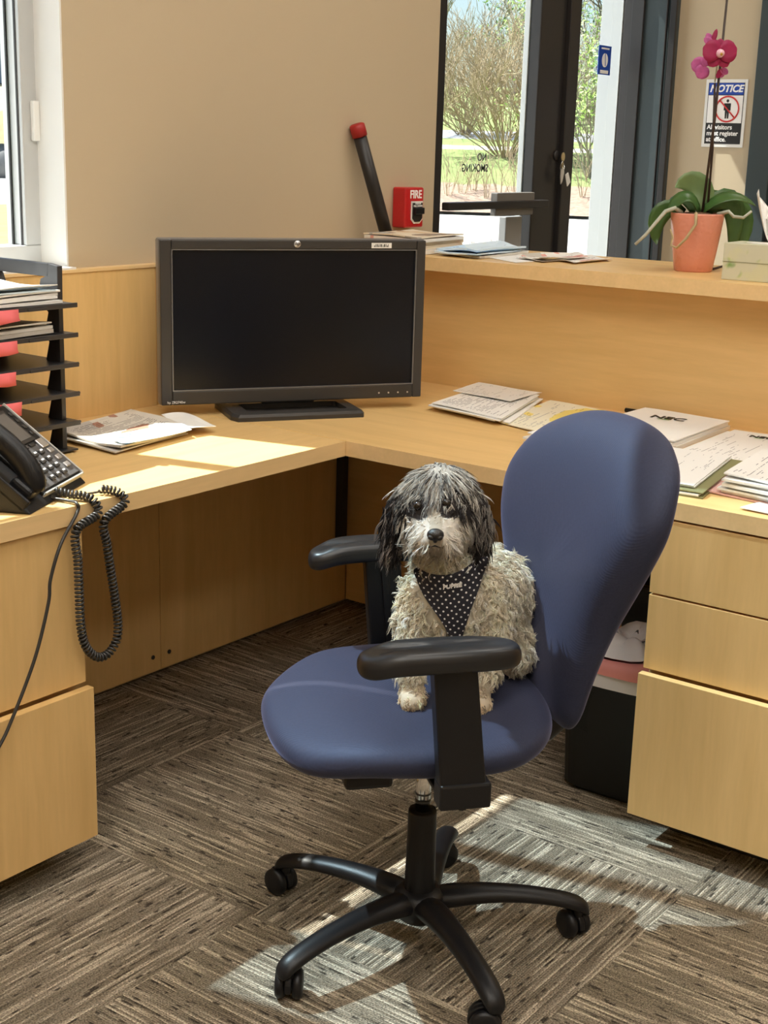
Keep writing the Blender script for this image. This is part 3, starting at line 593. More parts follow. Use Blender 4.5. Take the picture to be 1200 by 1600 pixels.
text('lettering', 'hp ZR2740w', .0085, 'white_print', mo, (x0+.036, -.0004, z0+.007), (1, 0, 0), (0, 0, 1), 0)
for k in range(4): MB().lathe([(0, 0), (.0022, 0), (.0022, .001), (0, .001)], 10).build('button', 'silver', mo, loc=(.235+.026*k, -.0002, z0+.014), rot=(math.pi/2, 0, 0))
ring_o = [(-.16, -.10), (.16, -.10), (.165, -.09), (.165, .115), (.145, .137), (-.145, .137), (-.172, .10), (-.172, -.07)]
ring_i = [(-.125, -.068), (.125, -.068), (.128, -.06), (.128, .03), (.12, .035), (-.12, .035), (-.128, .03), (-.128, -.06)]
V = []; n = 8
for pts, z in ((ring_o, .0), (ring_o, .010), ([(a*.965, c*.965) for a, c in ring_o], .017), (ring_i, .019), (ring_i, .006)): V += [(a, c, z) for a, c in pts]
F = [tuple(reversed(range(8)))] + [(i*8+j, i*8+(j+1) % 8, (i+1)*8+(j+1) % 8, (i+1)*8+j) for i in range(4) for j in range(8)] + [tuple(range(32, 40))]
raw('stand_base', V, F, 'bezel', mo)
box('stand_neck', -.055, .055, .045, .085, .017, .17, 'bezel', mo, .008)
box('neck_hinge', -.07, .07, .02, .052, .0195, .034, 'bezel', mo, .006)

# ================================================================== TRAY STACK
TX, TY = 1.945, 2.275
ts = empty('letter_tray_stack', (TX, TY, ZT), 0, 'stack of black letter trays with pink labels below the window', 'tray stack')
TW, TD, PIT = .34, .255, .0625
for k in range(6):
    zb = .004+PIT*k
    e = ts
    m = MB(); m.box(-TW, .016-.0005*k, -.018 if k else -.005, TD, zb, zb+.004)
    if k: m.box(-TW, .012, -.02, -.016, zb-.004, zb+.006); m.box(-.35*TW, -.2*TW, -.022, -.018, zb-.004, zb+.002)
    m.box(-TW, .008, TD-.004, TD, zb, zb+.02)
    tr = m.build('tray', 'tray_plastic', ts, bev=.001)
    top = k == 5; hh = PIT-.0045 if not top else .084
    za, zc = zb+.004, zb+hh
    def post(pts, x0=-.012, x1=0.0): MB().prism(pts, x0, x1, 'yz').build('side_post', 'tray_plastic', tr, bev=.0012)
    if not top:
        post([(.012, za), (.058, za), (.046, zc-.014), (.066, zc), (.012, zc)]); post([(TD-.06, za), (TD-.01, za), (TD-.008, zc), (TD-.07, zc), (TD-.055, zc-.012)])
    else:
        f = MB(); f.prism([(.012, za), (.075, za), (.066, zc-.034), (.045, zc-.026), (.04, zc), (.010, zc-.004)], -.014, 0, 'yz')
        f.prism([(.04, zc-.028), (TD-.02, zc-.028), (TD-.012, zc), (.04, zc)], -.014, 0, 'yz'); f.prism([(TD-.075, za), (TD-.01, za), (TD-.012, zc-.02), (TD-.05, zc-.026)], -.014, 0, 'yz')
        f.build('end_frame', 'tray_plastic', tr, bev=.0015)
    if k:
        post([(TD-.06, za), (TD-.01, za), (TD-.01, zc), (TD-.06, zc)], -TW, -TW+.012); post([(.01, za), (.05, za), (.05, zc), (.01, zc)], -TW, -TW+.012)
        # pink label curling down from the tray's front lip
        V = []; cols = 8; xl0, xl1 = -.34+.004*k, -.158+.006*((k*7) % 3)
        for i in range(cols+1):
            q = i/cols; xx = xl0+(xl1-xl0)*q; w_ = .004*math.sin(q*6+k)
            V += [(xx, -.0225-.002, zb+.004), (xx-.003, -.0245-.003+w_*.4, zb-.012), (xx-.004, -.0265-.004+w_, zb-.021+.003*math.sin(q*9+k))]
        pl = raw('pink_label', V, [(i*3+j, (i+1)*3+j, (i+1)*3+j+1, i*3+j+1) for i in range(cols) for j in range(2)], 'pink_paper', ts, True)
        sd = pl.modifiers.new('s', 'SOLIDIFY'); sd.thickness = .0006
def sheet(name, P, z, mat, parent, th=.0012, n=6, curl=0.0, wob=0.0, lift=None, seed=0):
    """sheet of paper: P four corners (x,y) counter-clockwise, resting at height z"""
    P = [Vector((p[0], p[1])) for p in P]; V = []; UV = []; rnd = random.Random(seed); ph = rnd.uniform(0, 6)
    for i in range(n+1):
        for j in range(n+1):
            a, c = i/n, j/n; p = P[0]*(1-a)*(1-c)+P[1]*a*(1-c)+P[2]*a*c+P[3]*(1-a)*c
            e = max(abs(a-.5), abs(c-.5))*2; h = z+curl*max(0, e-.55)**2*5*(0.6+.4*math.sin(ph+3*a+5*c))+wob*(.5+.5*math.sin(ph+a*5+c*3))
            if lift: h += lift*(a*c)**3
            V.append((p.x, p.y, h)); UV.append((a, c))
    m = n+1; T = [(x, y, q+th) for x, y, q in V]; k = len(V); VV = V+T; F = []
    for i in range(n):
        for j in range(n):
            q = (i*m+j, (i+1)*m+j, (i+1)*m+j+1, i*m+j+1); F.append(tuple(v+k for v in q)); F.append(q[::-1])
    edge = [i*m for i in range(m)] + [n*m+j for j in range(1, m)] + [i*m+n for i in range(n-1, -1, -1)] + [j for j in range(n-1, 0, -1)]
    for a, c in zip(edge, edge[1:]+edge[:1]): F.append((a, c, c+k, a+k))
    o = raw(name, VV, F, mat, parent); uvl = o.data.uv_layers.new(name='UVMap')
    for lp in o.data.loops: uvl.data[lp.index].uv = UV[lp.vertex_index % k]
    return o
def stack(name, label, cat, P, z, mats, ths, jit=.006, curl=.002, seed=1, group=None, part='sheet'):
    c = sum((Vector((p[0], p[1])) for p in P), Vector((0, 0)))/len(P); e = empty(name, (c.x, c.y, z), 0, label, cat, group); rnd = random.Random(seed); zz = .0004
    for k, (mt, th) in enumerate(zip(mats, ths)):
        a = rnd.gauss(0, jit*3); ox, oy = rnd.gauss(0, jit), rnd.gauss(0, jit)
        if k == len(mats)-1: a = ox = oy = 0
        Q = [((p[0]-c.x)*math.cos(a)-(p[1]-c.y)*math.sin(a)+ox, (p[0]-c.x)*math.sin(a)+(p[1]-c.y)*math.cos(a)+oy) for p in P]
        sheet(part, Q, zz, mt, e, th, curl=curl if k == len(mats)-1 else curl*.4, seed=seed*17+k); zz += th+.0007
    return e
def quad(c, ang, w, h):
    a = R_(ang); u = Vector((math.cos(a), math.sin(a))); v = Vector((-u.y, u.x)); c = Vector(c); return [c-u*w/2-v*h/2, c+u*w/2-v*h/2, c+u*w/2+v*h/2, c-u*w/2+v*h/2]
# papers lying in the two upper trays
stack('paper_stack', 'thick pile of white papers overflowing the topmost letter tray', 'paper stack', quad((TX-.18, TY+.10), 4, .30, .22), ZT+.004+PIT*5+.0042, ['page_blank']*4+['page_blue', 'page_letter'], [.006, .005, .006, .004, .003, .002], .006, .012, 3, 'papers in the trays')
stack('paper_stack', 'white printed papers lying in the second letter tray from the top', 'paper stack', quad((TX-.19, TY+.10), 3, .29, .21), ZT+.004+PIT*4+.0042, ['page_news', 'page_blank', 'page_form'], [.008, .006, .003], .005, .008, 4, 'papers in the trays')

# ================================================================== PAPERS ON THE DESK
def onp(pts, z): return [onz(x, y, z).xy for x, y in pts]
stack('newspaper', 'folded newspapers beside the letter trays, half in the sun', 'newspaper', [(2.005, 2.185), (2.255, 2.225), (2.33, 2.50), (2.015, 2.40)], ZT, ['page_news', 'page_news', 'page_news'], [.003, .003, .004], .010, .010, 11, None, 'newspaper_section')
stack('flyer', 'white flyer with a blue edge on the newspapers', 'flyer', [(2.02, 2.178), (2.235, 2.20), (2.26, 2.275), (2.04, 2.255)], ZT+.0155, ['page_blue'], [.0012], .003, .008, 12)
stack('leaflet', 'white leaflet sticking out from the right side of the newspapers', 'leaflet', [(2.24, 2.205), (2.31, 2.195), (2.37, 2.36), (2.31, 2.375)], ZT+.0145, ['page_blank'], [.001], .003, .006, 13)
stack('paper_stack', 'pile of printed forms next to the monitor, near the counter panel', 'paper stack', [(2.86, 1.76), (3.21, 1.86), (3.235, 2.06), (2.905, 2.00)], ZT+.0055, ['page_blank', 'page_form', 'page_blank', 'page_form'], [.003, .003, .002, .002], .008, .004, 14, 'paper piles on the right wing')
stack('paper_sheet', 'loose form lying at the back corner of the pile near the monitor', 'paper', [(3.06, 1.86), (3.24, 1.87), (3.25, 2.08), (3.09, 2.06)], ZT+.0200, ['page_letter'], [.001], .002, .003, 15)
stack('paper_stack', 'cream papers with a yellow highlighted line, left of the chair back', 'paper stack', [(2.83, 1.60), (3.215, 1.66), (3.235, 1.84), (2.88, 1.78)], ZT+.0, ['page_letter', 'page_yellow'], [.002, .0015], .006, .003, 16, 'paper piles on the right wing')
e1 = stack('envelope_stack', 'stack of white letterhead envelopes jutting out left of the chair back', 'envelopes', [(2.62, 1.41), (2.875, 1.42), (2.87, 1.585), (2.70, 1.59)], ZT+.004, ['page_blank']*5, [.006, .004, .005, .005, .003], .010, .003, 17, 'paper piles on the right wing', 'envelope')
e2 = stack('paper_stack', 'block of white letterhead paper against the counter panel', 'paper stack', [(2.89, 1.315), (3.225, 1.325), (3.235, 1.56), (2.92, 1.56)], ZT, ['page_blank']*3, [.010, .008, .003], .004, .002, 18, 'paper piles on the right wing')
e3 = stack('paper_stack', 'printed letters lying between the letterhead block and right frame edge', 'paper stack', [(2.86, 1.075), (3.19, 1.09), (3.20, 1.30), (2.85, 1.285)], ZT, ['page_blank', 'page_letter', 'page_letter'], [.002, .002, .002], .006, .003, 19, 'paper piles on the right wing')
e4 = stack('file_folder', 'olive file folder holding white forms beside the chair back', 'folder', [(2.515, 1.075), (2.86, 1.135), (2.86, 1.33), (2.50, 1.28)], ZT, ['folder_olive', 'page_blank', 'folder_olive'], [.003, .004, .002], .003, .002, 20, None, 'leaf')
e5 = stack('paper_stack', 'white forms lying inside the olive folder', 'paper stack', [(2.535, 1.105), (2.85, 1.16), (2.85, 1.33), (2.52, 1.285)], ZT+.0125, ['page_form', 'page_letter'], [.003, .002], .002, .002, 21, 'paper piles on the right wing')
e6 = stack('paper_stack', 'untidy thick stack of white mail on the right wing edge, by right frame', 'paper stack', [(2.545, .80), (2.87, .85), (2.88, 1.10), (2.575, 1.06)], ZT, ['paper_rose', 'page_blank', 'page_letter', 'page_blank', 'page_blank', 'page_form', 'page_blank', 'page_letter'], [.003, .005, .004, .005, .006, .004, .005, .003], .011, .006, 22, 'paper piles on the right wing')
stack('envelope', 'single white envelope at the front edge of the right wing', 'envelope', [(2.475, .74), (2.60, .75), (2.60, .97), (2.487, .985)], ZT, ['page_blank'], [.002], .002, .003, 23)
pn = tag(MB().tube([(3.235, 1.50, ZT+.008), (3.24, 1.53, ZT+.008), (3.245, 1.62, ZT+.008)], [.004, .006, .006], 10).build('marker_pen', 'black_plastic', None, True), 'black marker pen behind the white letterhead block', 'pen')
# letterheads
def head(e, at, ang, size, z):
    u = Vector((math.cos(R_(ang)), math.sin(R_(ang)), 0)); v = Vector((-u.y, u.x, 0)); c = Vector((at[0], at[1], z))-Vector(e.location)
    text('lettering', 'NEC', size, 'black_print', e, c, u, v, .0008)
    g = c - v*size*.55 - u*size*.1
    raw('logo_bar', [g-u*size*.35, g+u*size*.35, g+u*size*.35+v*size*.12, g-u*size*.35+v*size*.12], [(0, 1, 2, 3)], 'green_print', e)
head(e2, (3.14, 1.45), -85, .045, ZT+.0245); head(e1, (2.735, 1.545), -70, .026, ZT+.0312); head(e3, (3.15, 1.21), -85, .03, ZT+.0095)

# ================================================================== THINGS ON THE COUNTER
CT = 1.105
stack('magazine_pile', 'pile of magazines on the counter behind the monitor', 'magazines', [(3.19, 2.265), (3.42, 2.265), (3.46, 2.475), (3.23, 2.485)], CT, ['page_brochure', 'page_magazine', 'page_magazine', 'page_brochure', 'page_magazine'], [.012, .010, .009, .008, .004], .010, .005, 31, None, 'magazine')
stack('newspaper', 'blue and white newspaper on the counter right of the magazines', 'newspaper', [(3.22, 2.09), (3.50, 2.10), (3.59, 2.245), (3.24, 2.235)], CT, ['page_news', 'page_blue', 'page_blue'], [.006, .004, .005], .012, .010, 32, None, 'newspaper_section')
stack('paper_sheet', 'plain white sheet on the counter beneath the brochures', 'paper', [(3.20, 1.95), (3.44, 1.93), (3.55, 2.09), (3.30, 2.12)], CT, ['page_blank'], [.001], .002, .001, 33)
stack('brochure', 'folded grey brochure on the counter left of the orchid pot', 'brochure', [(3.27, 1.90), (3.49, 1.89), (3.55, 1.98), (3.31, 2.01)], CT+.0022, ['page_brochure', 'page_brochure'], [.0012, .0015], .004, .010, 34, 'brochures on the counter')
stack('brochure', 'brochure with red print on the counter, nearest the orchid pot', 'brochure', [(3.30, 1.83), (3.50, 1.82), (3.56, 1.92), (3.36, 1.93)], CT+.0005, ['page_brochure'], [.0012], .003, .006, 35, 'brochures on the counter')
# black tube with red cap leaning in the corner
tb = ony(598, 345, WY-.06); tt = ony(558, 197, WY-.025)
dv = (tt-tb).normalized(); bb = tb - dv*((tb.z-CT-.004)/dv.z); L0 = (tt-bb).length
stick = empty('leaning_tube', bb, 0, 'black cardboard tube with a red end cap leaning on the wall', 'tube')
MB().tube([Vector((0, 0, 0)), dv*(L0-.02)], .0195, 20).build('shaft', 'bronze', stick, True)
MB().tube([dv*(L0-.03), dv*(L0-.012), dv*(L0+.003), dv*(L0+.006)], [.0225, .0228, .0222, .017], 20).build('end_cap', 'cap_red', stick, True)
# orchid
pc = onz(1080, 416, CT); pc = Vector((3.40, 1.535, CT))
orc = empty('potted_orchid', pc, 0, 'magenta orchid with drooping leaves in a dimpled salmon pot', 'potted plant')
def dimple():
    m = MATS['pot_pink']; N = m.node_tree.nodes; L = m.node_tree.links; P = N['Principled BSDF']
    tc = N.new('ShaderNodeTexCoord'); v = N.new('ShaderNodeTexVoronoi'); v.inputs['Scale'].default_value = 105; v.feature = 'SMOOTH_F1'
    b = N.new('ShaderNodeBump'); b.inputs['Strength'].default_value = .5; b.inputs['Distance'].default_value = .003
    L.new(tc.outputs['Object'], v.inputs['Vector']); L.new(v.outputs['Distance'], b.inputs['Height']); L.new(b.outputs[0], P.inputs['Normal'])
dimple()
PH = .147
MB().lathe([(0, 0), (.046, 0), (.049, .003), (.056, .05), (.063, .10), (.068, PH-.004), (.068, PH), (.064, PH), (.061, PH-.012), (0, PH-.012)], 40).build('pot', 'pot_pink', orc, True)
MB().lathe([(0.058, PH-.011), (.05, PH-.004), (.03, PH+.001), (0, PH+.003)], 20).build('bark_mix', 'bark', orc, True)
VR = Vector((RT[0], RT[1], 0)).normalized(); VA = Vector((FW[0], FW[1], 0)).normalized()
def pol(a, b_, z): return VR*a+VA*b_+Vector((0, 0, z))
def leaf(name, ctrl, widths, mat, parent, up=(0, 0, 1), fold=.15, th=.002):
    """leaf blade along a control polyline, folded at its midrib"""
    ctrl = [Vector(c) for c in ctrl]; n = 10; V = []; m = len(ctrl)-1
    def bez(t):
        pts = ctrl[:]
        while len(pts) > 1: pts = [pts[i]*(1-t)+pts[i+1]*t for i in range(len(pts)-1)]
        return pts[0]
    for i in range(n+1):
        t = i/n; p = bez(t); tn = (bez(min(1, t+.02))-bez(max(0, t-.02))).normalized(); s = tn.cross(Vector(up)).normalized(); nn = s.cross(tn)
        w = widths*math.sin(math.pi*min(1, (t*.93+.07)))**.7*(1 if t < .97 else .3)
        for q in (-1, -.5, 0, .5, 1): V.append(p+s*w*q+nn*(fold*w*abs(q)))
    o = raw(name, V, [(i*5+j, i*5+j+1, (i+1)*5+j+1, (i+1)*5+j) for i in range(n) for j in range(4)], mat, parent, True)
    sd = o.modifiers.new('s', 'SOLIDIFY'); sd.thickness = th; sd.offset = 0; return o
z0 = PH
TOW = -VA
leaf('leaf', [pol(.015, .015, z0), pol(.03, .03, z0+.06), pol(-.02, .03, z0+.10), pol(-.062, .01, z0+.062)], .034, 'leaf_pale', orc, TOW+Vector((0, 0, -.2)), .08)
leaf('leaf', [pol(.0, -.01, z0), pol(-.02, -.03, z0+.06), pol(-.06, -.02, z0+.045), pol(-.078, -.02, z0-.002)], .024, 'leaf_green', orc, TOW*.6+Vector((0, 0, 1)))
leaf('leaf', [pol(-.03, .02, z0), pol(-.09, .02, z0+.03), pol(-.115, .02, z0-.02), pol(-.095, .02, z0-.085)], .026, 'leaf_green', orc, TOW)
leaf('leaf', [pol(.01, .0, z0), pol(.05, -.02, z0+.055), pol(.10, -.02, z0+.05), pol(.145, -.01, z0+.022)], .024, 'leaf_green', orc, TOW*.5+Vector((0, 0, 1)))
leaf('leaf', [pol(.02, .02, z0), pol(.08, .03, z0+.08), pol(.125, .03, z0+.02), pol(.095, .02, z0-.11)], .030, 'leaf_green', orc, TOW)
leaf('leaf', [pol(.02, .04, z0), pol(.10, .06, z0+.06), pol(.16, .06, z0+.0), pol(.13, .05, z0-.10)], .030, 'leaf_green', orc, TOW)
leaf('leaf', [pol(.01, .03, z0), pol(.05, .06, z0+.075), pol(.09, .07, z0+.04), pol(.11, .08, z0-.02)], .024, 'leaf_green', orc, TOW*.6+Vector((0, 0, 1)))
leaf('leaf', [pol(-.01, .01, z0), pol(-.03, .03, z0+.05), pol(-.05, .05, z0+.04), pol(-.07, .06, z0+.01)], .022, 'leaf_green', orc, TOW*.6+Vector((0, 0, 1)))
def root(pts, r, mat): MB().tube([pol(*p) for p in pts], [r*(1-.07*i) for i in range(len(pts))], 8).build('aerial_root', mat, orc, True)
root([(-.045, -.02, z0+.0), (-.065, -.03, z0+.012), (-.09, -.04, z0+.004), (-.115, -.05, z0-.025), (-.14, -.06, z0-.055), (-.165, -.06, z0-.08)], .006, 'root_grey')
root([(-.015, -.05, z0-.004), (-.018, -.066, z0+.002), (-.018, -.072, z0-.025), (-.04, -.072, z0-.062), (-.06, -.066, z0-.085), (-.073, -.055, z0-.08), (-.07, -.056, z0-.06), (-.078, -.058, z0-.04)], .0045, 'root_tan')
root([(.045, -.03, z0), (.068, -.05, z0+.008), (.08, -.055, z0-.004), (.105, -.055, z0-.006), (.125, -.05, z0+.01)], .005, 'root_grey')
root([(.04, .04, .008), (.06, .03, .004), (.085, .03, .012), (.10, .03, .03)], .0035, 'stem_dark')
S0 = Vector(pol(.012, .0, z0)); top = onx(1140, -40, pc.x+.02)-pc
MB().tube([S0, S0*.6+top*.4+pol(.004, 0, 0), top], [.0036, .0036, .003], 8).build('flower_stem', 'stem_dark', orc, True)
S1 = Vector(pol(.026, .005, z0)); mid = onx(1117, 130, pc.x+.01)-pc
MB().tube([S1, S1*.5+mid*.5+pol(.004, 0, 0), mid], [.003, .003, .0028], 8).build('flower_stem', 'stem_dark', orc, True)
fc = onx(1124, 84, pc.x-.02)-pc
def petal(par, c, ang, ln, wd, fwd, mat, name='petal', cup=.25):
    d = VR*math.cos(ang)+Vector((0, 0, 1))*math.sin(ang); s = VR*(-math.sin(ang))+Vector((0, 0, 1))*math.cos(ang); V = []; n = 8
    for i in range(n+1):
        t = i/n; w = wd*math.sin(math.pi*min(1, .08+t*.9))**.55*(1 if t < 1 else .35)
        for q in (-1, -.5, 0, .5, 1): V.append(c+d*(ln*t)+s*(w*q)-VA*(fwd+cup*ln*t*t*-.25+cup*w*abs(q)*.4*math.sin(3*t)))
    o = raw(name, V, [(i*5+j, i*5+j+1, (i+1)*5+j+1, (i+1)*5+j) for i in range(n) for j in range(4)], mat, par, True); sd = o.modifiers.new('s', 'SOLIDIFY'); sd.thickness = .001; return o
def flower(c, sc, mats, lip=True, angs=((90, .034, .014), (18, .042, .026), (162, .042, .026), (232, .036, .016), (308, .036, .016))):
    e = bpy.data.objects.new('flower', None); COL.objects.link(e); e.parent = orc; e.location = c
    for k, (a, ln, wd) in enumerate(angs): petal(e, Vector((0, 0, 0)), R_(a), ln*sc, wd*sc, .004 if k in (1, 2) else 0.0, mats[k % len(mats)])
    if lip:
        q = MB(); q.lathe([(0, .010*sc), (.006*sc, .009*sc), (.010*sc, .003*sc), (.009*sc, -.004*sc), (0, -.006*sc)], 12); o = q.build('lip', 'petal_lip', e, True, loc=-VA*.010, rot=(R_(70), 0, YAW-math.pi/2))
        MB().lathe([(0, .004), (.004, .003), (.005, 0), (.003, -.003), (0, -.004)], 10).build('column', 'petal_eye', e, True, loc=-VA*.018+Vector((.001, 0, -.002)))
    return e
flower(fc, 1.05, ['petal_dark'])
flower(onx(1103, 104, pc.x+.01)-pc, .85, ['petal_pale'], False, ((170, .045, .024), (235, .04, .022), (110, .03, .014)))
flower(onx(1112, 68, pc.x+.02)-pc, .8, ['petal_pale', 'petal_dark'], False, ((120, .035, .012), (75, .045, .008), (150, .03, .012)))
flower(onx(1126, 108, pc.x+.01)-pc, .7, ['petal_pale', 'petal_dark'], False, ((280, .03, .014), (250, .034, .01), (330, .03, .012)))
MB().tube([fc-VA*-.012, fc-VA*-.016+Vector((0, 0, -.03)), onx(1117, 128, pc.x+.01)-pc], [.002, .002, .0022], 6).build('flower_stalk', 'root_grey', orc, True)
# tissue box
def floral():
    m, nt, N, L, P = new_mat('tissue_carton'); tc = N.new('ShaderNodeTexCoord')
    v = N.new('ShaderNodeTexVoronoi'); v.inputs['Scale'].default_value = 26; n = N.new('ShaderNodeTexNoise'); n.inputs['Scale'].default_value = 18
    r = N.new('ShaderNodeValToRGB'); r.color_ramp.elements[0].position = .25; r.color_ramp.elements[0].color = (.16, .30, .07, 1); r.color_ramp.elements[1].position = .42; r.color_ramp.elements[1].color = (.62, .62, .42, 1)
    e = r.color_ramp.elements.new(.33); e.color = (.42, .52, .16, 1)
    mx = N.new('ShaderNodeMixRGB'); r2 = N.new('ShaderNodeValToRGB'); r2.color_ramp.elements[0].position = .50; r2.color_ramp.elements[1].position = .6
    L.new(tc.outputs['Object'], v.inputs['Vector']); L.new(tc.outputs['Object'], n.inputs['Vector']); L.new(v.outputs['Distance'], r.inputs[0]); L.new(n.outputs['Fac'], r2.inputs[0])
    L.new(r2.outputs[0], mx.inputs[0]); mx.inputs[1].default_value = (.60, .60, .46, 1); L.new(r.outputs[0], mx.inputs[2]); L.new(mx.outputs[0], P.inputs['Base Color']); P.inputs['Roughness'].default_value = .5
floral()
tp = onz(1127, 441, CT); th_ = .0
tzb = empty('tissue_box', (3.235, 1.385, CT), R_(-88), 'tissue box with green leaf print on the counter beside the orchid', 'tissue box')
box('carton', 0, .22, 0, .115, 0, .088, 'tissue_carton', tzb, .0015); box('perforation', -.0005, .12, -.0008, -.0001, .043, .0442, 'folder_olive', tzb, 0)
MB().prism([(.11+.075*math.cos(a), .0575+.03*math.sin(a)) for a in np.linspace(0, 2*math.pi, 25)[:-1]], .0882, .0892, 'xy').build('opening', 'tissue', tzb)
V = []; nu, nv = 16, 8
for i in range(nu+1):
    a = math.pi*(i/nu)
    for j in range(nv+1):
        t = j/nv; rr = .008+.045*t**.7+.012*math.sin(a*7)*t; V.append((.105+rr*math.cos(a)*1.15+.012*t, .055+.02*t*math.sin(a*3)+.010*math.sin(a*7+1)*t, .085+.13*t*(.75+.3*math.sin(a*2.2+.4))))
o = raw('tissue_sheet', V, [(i*(nv+1)+j, (i+1)*(nv+1)+j, (i+1)*(nv+1)+j+1, i*(nv+1)+j+1) for i in range(nu) for j in range(nv)], 'tissue', tzb, True); o.modifiers.new('s', 'SOLIDIFY').thickness = .0008

# ================================================================== PHONE
phn = empty('desk_phone', (1.628, 1.968, ZT), R_(26), 'black office desk phone with handset and keypad below the trays', 'phone')
TL = R_(38); ct, st = math.cos(TL), math.sin(TL)
def ph(x, s, h): return (x, .012+s*ct-h*st, .016+s*st+h*ct)         # x across, s up the slope, h off the face
def slab(name, x0, x1, s0, s1, h0, h1, mat, par=phn, bev=.0015, seg=2):
    V = [ph(x, s, h) for h in (h0, h1) for x, s in ((x0, s0), (x1, s0), (x1, s1), (x0, s1))]
    o = raw(name, V, [(3, 2, 1, 0), (4, 5, 6, 7), (0, 1, 5, 4), (1, 2, 6, 5), (2, 3, 7, 6), (3, 0, 4, 7)], mat, par); return bevel(o, bev, seg) if bev else o
PW = .175; PL = .205
m = MB(); m.prism([(0, 0), (.06, 0), (.165, .0), (.182, .125), (.17, .135), (.012, .012)], -.082, PW, 'yz'); m.build('stand', 'black_plastic', phn, bev=.004)
slab('face_plate', .0, PW, 0, PL, -.012, .006, 'black_plastic', bev=.006, seg=3)
slab('keypad_plate', .006, PW-.004, .006, .098, .006, .008, 'grey_plastic', bev=.001)
slab('rim', PW-.003, PW+.001, .0, PL, -.002, .009, 'aluminium', bev=.001); slab('rim', 0, PW, -.003, .001, -.004, .008, 'aluminium', bev=.001)
slab('display_frame', .03, PW-.028, .106, PL-.014, .006, .0085, 'bezel', bev=.001); slab('display', .062, PW-.036, .114, PL-.022, .0086, .0092, 'alu_dark', bev=0)
slab('paper_label', .034, .058, .114, PL-.024, .0086, .0094, 'white_plastic', bev=0); slab('name_sticker', .004, .034, PL-.022, PL-.004, .006, .0072, 'white_plastic', bev=0); slab('sticker_logo', .010, .022, PL-.018, PL-.008, .0072, .0077, 'red_print', bev=0)
key0 = None
for r_i in range(4):
    for c_i in range(3):
        slab('key', .052+.027*c_i, .070+.027*c_i, .014+.019*r_i, .025+.019*r_i, .008, .0125, 'bezel', bev=.002); slab('key_legend', .056+.027*c_i, .066+.027*c_i, .020+.019*r_i, .0235+.019*r_i, .0125, .0129, 'white_print', bev=0)
for q in (.018, .036): slab('key', .018, .036, q, q+.011, .008, .0125, 'bezel', bev=.002)
for q in (.024, .046, .066): slab('key', PW-.036, PW-.016, q, q+.012, .008, .012, 'silver', bev=.003)
slab('navigation_key', PW-.042, PW-.014, .082, .104, .008, .012, 'silver', bev=.006, seg=3)
for q in range(4): slab('soft_key', PW-.024, PW-.012, .118+.018*q, .128+.018*q, .006, .010, 'bezel', bev=.002)
for q in range(3): slab('soft_key', .046+.028*q, .066+.028*q, .094, .1015, .008, .011, 'bezel', bev=.001)
# handset: arched bar between ear and mouth cups
m = MB(); m.tube([ph(-.040, .006, .012), ph(-.040, .02, .030), ph(-.040, .055, .046), ph(-.040, .10, .052), ph(-.040, .15, .048), ph(-.040, .19, .032), ph(-.040, .205, .014)], [.020, .026, .024, .0225, .024, .027, .021], 14, True, .78)
o = m.build('handset', 'black_plastic', phn, True); subsurf(o, 1)
slab('handset_cup', -.066, -.014, .004, .052, -.004, .024, 'black_plastic', o, .010, 3); slab('handset_cup', -.066, -.014, .158, .206, -.004, .026, 'black_plastic', o, .010, 3)
slab('cradle_bed', -.080, -.002, .0, PL-.004, -.014, -.004, 'black_plastic', bev=.003); slab('cradle_wall', -.082, -.074, -.004, PL-.02, -.014, .012, 'black_plastic', bev=.003)
# coiled cord
cpath = [(1.655, 1.985, ZT+.018), (1.672, 1.965, ZT+.012), (1.684, 1.94, ZT+.011), (1.690, 1.918, ZT+.004), (1.690, 1.909, ZT-.02)]
cpath += [tuple(ony(x, y, 1.907)) for x, y in ((119, 830), (122, 880), (124, 930), (126, 975), (133, 1008), (150, 1026), (168, 1022), (182, 1000), (184, 970), (179, 930), (172, 885), (167, 850), (163, 815))]
cpath += [(1.758, 1.909, ZT-.012), (1.755, 1.918, ZT+.006), (1.748, 1.935, ZT+.011), (1.74, 1.955, ZT+.011)]
def spline(P, n):
    P = [Vector(p) for p in P]; P = [P[0]*2-P[1]]+P+[P[-1]*2-P[-2]]; out = []
    for i in range(1, len(P)-2):
        for k in range(n):
            t = k/n; a, b_, c, d = P[i-1], P[i], P[i+1], P[i+2]
            out.append(.5*((2*b_)+(c-a)*t+(2*a-5*b_+4*c-d)*t*t+(3*b_-a-3*c+d)*t**3))
    out.append(P[-2]); return out
cp = spline(cpath, 14); acc = [0]
for a, b_ in zip(cp, cp[1:]): acc.append(acc[-1]+(b_-a).length)
def along(s):
    i = max(0, min(len(cp)-2, int(np.searchsorted(acc, s))-1)); t = (s-acc[i])/max(1e-9, acc[i+1]-acc[i]); return cp[i].lerp(cp[i+1], t), (cp[i+1]-cp[i]).normalized()
hel = []; pitch = .0078; NS = int(acc[-1]/pitch*10); uu = Vector((0, 1, 0))
for k in range(NS+1):
    s = acc[-1]*k/NS; c, t = along(s); uu = (uu-t*uu.dot(t)).normalized(); w = t.cross(uu); a = 2*math.pi*s/pitch; hel.append(c+uu*(.0068*math.cos(a))+w*(.0068*math.sin(a)))
phc = empty('handset_cord', (1.67, 1.93, ZT), 0, 'coiled black phone cord looping down over the desk edge', 'cord')
o = MB().tube(hel, .0026, 5).build('coil', 'cord_black', phc, True); o.location = -phc.location
